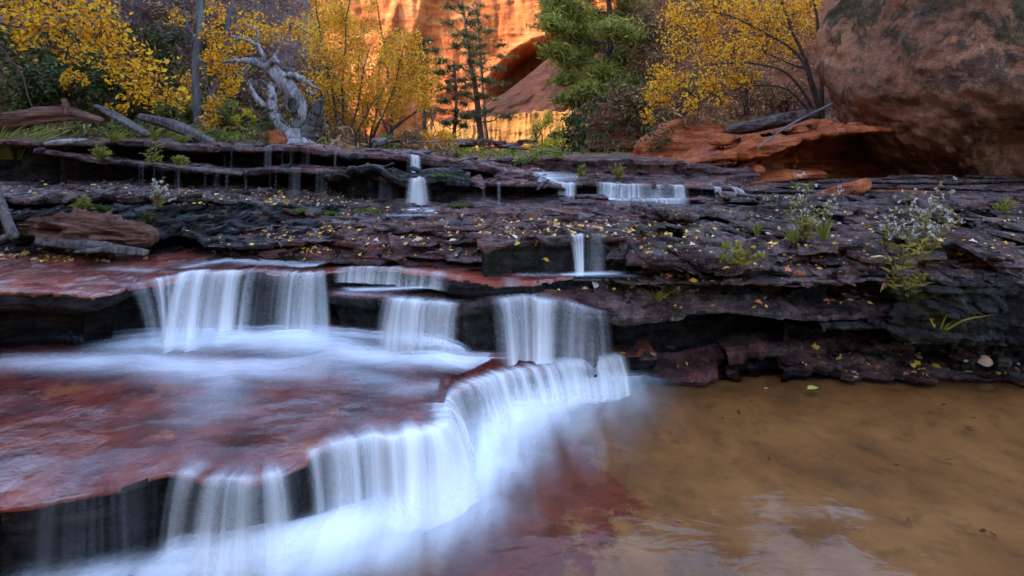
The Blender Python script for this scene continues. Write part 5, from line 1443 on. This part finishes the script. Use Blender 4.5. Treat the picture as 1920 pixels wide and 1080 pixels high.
weed('pale feathery weed on the leaf-strewn left shelf', 295, 392, [(-8, 58), (6, 62), (15, 45), (-14, 42), (0, 50), (20, 30)], 9, fluff=4, leaf=.03, nl=9)
weed('straggly weed hanging under the leaf-strewn left shelf', 280, 418, [(-20, 20), (15, 22), (25, 8), (-5, 24), (-25, 4)], 10, leaf=.03, leafmat='bush_green')
weed('small weed on the thin second bed at the left', 188, 300, [(-15, 20), (0, 26), (14, 22), (20, 12)], 11, leaf=.05)
weed('pair of pale dry stalks on the thin second bed', 288, 310, [(2, 42), (12, 45), (-8, 30), (-14, 22)], 12, leaf=.04, nl=8)
weed('low weed beside the pale dry stalks', 335, 312, [(-8, 18), (10, 16), (18, 10), (0, 22)], 13, leaf=.04)
weed('small weed under the shelf above the rotten log', 150, 392, [(-12, 20), (0, 26), (14, 20), (20, 10), (-18, 8)], 14, leaf=.03)
weed('green sprig with round leaves behind the rotten log', 178, 400, [(-8, 12), (6, 14), (16, 6), (30, 8)], 15, leaf=.03, lw=.4, leafmat='bush_green')
weed('short dry weed on the topmost brown ledge', 1160, 335, [(-6, 26), (4, 30), (10, 20)], 16, leaf=.04)
weed('faint dry weed in the middle of the topmost brown ledge', 1090, 332, [(-6, 22), (4, 24)], 17, leaf=.04)
grass_tuft('yellow grass tuft at the foot of the tall seeding weed', 1488, 455, 26, 70, 30)
grass_tuft('dry grass tuft right of the tall seeding weed', 1545, 445, 30, 60, 31)
grass_tuft('yellow-green tuft left of the tall seeding weed', 1420, 440, 22, 50, 32)
grass_tuft('bright arching blades at the right end of the overhanging ledge', 1760, 612, 36, 9, 33, lean=.9, w=.004)
grass_tuft('green tuft low on the overhanging ledge by the dark weed', 1230, 562, 20, 40, 34, lean=.9)
grass_tuft('grass tuft on top of the left bank by the long fallen log', 290, 264, 26, 70, 35)
grass_tuft('low grass on the topmost left ledge near the beam', 215, 264, 22, 80, 36, lean=.8)
grass_tuft('grass clump between the beam and the pale flat wood', 340, 268, 18, 70, 37, lean=.8)
grass_tuft('drooping green grass clump at the left edge', 30, 296, 52, 150, 38, lean=1.0, w=.005)
grass_tuft('second drooping green clump at the far left, behind the first', -5, 280, 44, 120, 39, lean=1.0, w=.005)
grass_tuft('tall dry stems on the thin second bed', 300, 308, 24, 14, 40, lean=.25)
grass_tuft('tuft of grass on the topmost brown ledge', 1158, 332, 18, 30, 41)
for k, (px, py, rp, lab) in enumerate([(612, 400, 16, 'green moss cushion on the dark bed left of the tall narrow fall'), (690, 396, 20, 'bright moss cushion beside the foot of the tall narrow fall'), (862, 386, 14, 'small moss cushion right of the tall narrow fall'), (645, 322, 10, 'moss on the rounded wet shelf'), (830, 330, 14, 'moss streak on the upper black bed'), (560, 396, 14, 'moss on the shelf edge among the leaves')]):
    loc, _ = hit(px, py)
    b = np.array(loc); R = rp / F * b[1]; r = np.random.default_rng(700 + k)
    n = 900
    a = r.random(n) * 2 * np.pi; q = np.sqrt(r.random(n))
    C = b + np.stack([q * np.cos(a) * R * 1.6, q * np.sin(a) * R * .7, R * .28 * (1 - q ** 2) * r.random(n)], -1)
    V, Fq = leaf_quads(C, .012, .5, r)
    o = mesh_np('moss_cushion', V, Fq, M['moss'], smooth=False, origin=b); o.location = b
    tag(o, lab, 'moss', 'moss cushions on the wet ledges')

def litter_mat(name, c0, c1):
    t = NT(name)
    oi = t.n('ObjectInfo')
    col = t.mix(oi.outputs['Random'], c0, c1)
    col = t.mix(t.ramp(t.noise(60., 4, .6), [(.45, 0.), (.7, .6)]), col, (.16, .07, .03))
    t.set(Base_Color=col, Roughness=.45)
    return t.m
LM = {'yellow': litter_mat('fallen_yellow_leaf', (.72, .42, .03), (.8, .55, .08)), 'tan': litter_mat('fallen_tan_leaf', (.45, .25, .12), (.62, .42, .26)), 'orange': litter_mat('fallen_orange_leaf', (.55, .2, .04), (.45, .13, .04)), 'pale': litter_mat('fallen_pale_leaf', (.42, .34, .28), (.55, .47, .40)), 'green': litter_mat('fallen_green_leaf', (.3, .34, .05), (.45, .44, .08))}
def leaf_mesh(name, mat, kind, seed):
    r = np.random.default_rng(seed)
    n = 11
    t = np.linspace(0, 1, n)
    w = np.sin(np.pi * t ** .8) * (.30 if kind == 'oval' else .2)
    if kind == 'lobed':
        w = np.sin(np.pi * t ** .8) * (.32 + .16 * np.cos(t * 15))
    curl = .10 * np.sin(t * np.pi) * r.uniform(.3, 1.4)
    mid = np.stack([t - .5, np.zeros(n), curl], -1)
    up = .10 + .12 * r.random()
    Lf = mid + np.stack([np.zeros(n), w, w * up * 2], -1); Rt = mid + np.stack([np.zeros(n), -w, w * up], -1)
    V = np.stack([Lf, mid, Rt], 1).reshape(-1, 3)
    V = np.vstack([V, [[-.5, .012, 0], [-.5, -.012, 0], [-.85, -.01, .05], [-.85, .01, .05]]])
    f = []
    for i in range(n - 1):
        f += [[3 * i, 3 * i + 1, 3 * i + 4, 3 * i + 3], [3 * i + 1, 3 * i + 2, 3 * i + 5, 3 * i + 4]]
    f.append([n * 3, n * 3 + 1, n * 3 + 2, n * 3 + 3])
    me = bpy.data.meshes.new(name)
    me.from_pydata(V.tolist(), [], f)
    me.polygons.foreach_set('use_smooth', np.ones(len(me.polygons), bool))
    me.materials.append(LM[mat])
    return me
LEAFM = {c: [leaf_mesh('fallen_leaf', c, k, i * 7 + j) for j, k in enumerate(('oval', 'slim', 'lobed'))] for i, c in enumerate(LM)}
REG = [  # pixel box, count, size in metres, where
    ((890, 412, 1230, 446), 60, .034, 'on the flat rock in the middle of the cascade'),
    ((1180, 395, 1640, 470), 46, .034, 'on the broken plates left of the seeding weeds'),
    ((1560, 395, 1920, 500), 30, .034, 'on the broken plates at the right edge of the bank'),
    ((1160, 500, 1640, 580), 24, .034, 'on the overhanging purple ledge'),
    ((1480, 648, 1900, 714), 26, .042, 'on the wet shelves at the pool edge'),
    ((1160, 655, 1340, 690), 7, .036, 'on the low shelf below the right curtain'),
    ((330, 362, 640, 384), 40, .032, 'on the broad black shelf at the left'),
    ((0, 470, 210, 492), 24, .034, 'below the rotten log at the left edge'),
    ((560, 425, 900, 480), 26, .032, 'on the thin beds above the red water sheet'),
    ((960, 520, 1180, 545), 9, .034, 'at the foot of the mossy block'),
]
first = True
CN = list(LM)
for (x0, y0, x1, y1), n, sz, where in REG:
    tries = 0; made = 0
    while made < n and tries < n * 12:
        tries += 1
        px, py = random.uniform(x0, x1), random.uniform(y0, y1)
        loc, nrm = hit(px, py)
        if nrm.z < .55 or loc.y > 6:
            continue
        c = random.choices(CN, (.38, .30, .18, .07, .07))[0]
        o = bpy.data.objects.new('fallen_leaf', random.choice(LEAFM[c]))
        COL.objects.link(o)
        s = sz * random.uniform(.55, 1.15)
        o.scale = (s, s, s)
        o.location = loc + nrm * .003
        q = nrm.to_track_quat('Z', 'Y').to_euler()
        o.rotation_euler = (q.x + random.uniform(-.35, .35), q.y + random.uniform(-.35, .35), random.uniform(0, 6.28))
        tag(o, f'small {c} fallen leaf lying {where}', 'leaf', f'{c} fallen leaves {where}')
        made += 1
for px, py, c, s, lab in [(1008, 457, 'yellow', .04, 'yellow leaf stuck to the top of the mossy black block'), (970, 456, 'green', .035, 'greenish leaf on the front of the mossy black block'), (1022, 487, 'yellow', .03, 'yellow leaf clinging low on the mossy black face'),
                          (1496, 512, 'orange', .045, 'upright orange leaf on the overhanging ledge'), (1660, 542, 'tan', .08, 'big tan curled leaf caught at the ledge corner'), (1845, 678, 'tan', .08, 'big brown curled leaf on the lowest wet plate'), (1115, 537, 'pale', .05, 'large pale green leaf near the veil of the middle step')]:
    loc, nrm = hit(px, py)
    o = bpy.data.objects.new('fallen_leaf', LEAFM[c][0]); COL.objects.link(o)
    o.scale = (s, s, s); o.location = loc + nrm * .006
    o.rotation_euler = (1.1 if nrm.z < .6 else .35, random.uniform(-.5, .5), random.uniform(0, 6.28))
    tag(o, lab, 'leaf')
# leaves floating on the pool
for px, py, c, s, lab in [(1437, 728, 'pale', .02, 'small white leaf floating on the pool'), (1525, 728, 'green', .055, 'pale green leaf floating near the right shelves')]:
    p = P(px, py, .006)
    o = bpy.data.objects.new('fallen_leaf', LEAFM[c][0]); COL.objects.link(o)
    o.scale = (s, s, s * .4); o.location = p; o.rotation_euler = (0, 0, .3)
    tag(o, lab, 'leaf')
# sunken leaves and twigs on the pool bed
r_ = np.random.default_rng(77)
sp = np.array([P(r_.uniform(1250, 1900), r_.uniform(728, 800), -.035) for k in range(26)] + [P(r_.uniform(1000, 1900), r_.uniform(790, 1060), -.05) for k in range(12)])
V, Fq = leaf_quads(sp, .028, .35, r_, flat=.9)
M['sunken'] = leaf_mat('sunken_leaves', [(.07, .035, .015), (.16, .08, .03), (.36, .18, .03)], .0)
tag(mesh_np('sunken_leaves', V, Fq, M['sunken'], smooth=False), 'dark sunken leaves lying on the sandy pool bed', 'leaf litter', kind='stuff')
# finer leaf fragments and needles
pos, nr = [], []
for (x0, y0, x1, y1), n in [((880, 408, 1300, 446), 420), ((1180, 392, 1920, 500), 620), ((300, 352, 700, 386), 380), ((0, 466, 280, 492), 160), ((520, 425, 900, 490), 180), ((1160, 500, 1640, 585), 120), ((1470, 645, 1920, 718), 130), ((0, 335, 330, 366), 120), ((1300, 345, 1420, 380), 90), ((1240, 240, 1600, 330), 60), ((960, 300, 1300, 345), 90), ((600, 385, 900, 430), 120), ((350, 430, 640, 475), 110)]:
    for k in range(n):
        loc, nrm = hit(random.uniform(x0, x1), random.uniform(y0, y1))
        if nrm.z > .5 and loc.y < 7:
            pos.append(loc + nrm * .004)
V, Fq = leaf_quads(np.array(pos), .02, .5, rng, flat=.75)
M['litter'] = leaf_mat('leaf_fragments', [(.10, .045, .02), (.30, .15, .07), (.44, .26, .16), (.66, .42, .05), (.55, .25, .02)], .1)
tag(mesh_np('leaf_litter', V, Fq, M['litter'], smooth=False), 'fine scatter of leaf fragments over the ledges', 'leaf litter', kind='stuff')
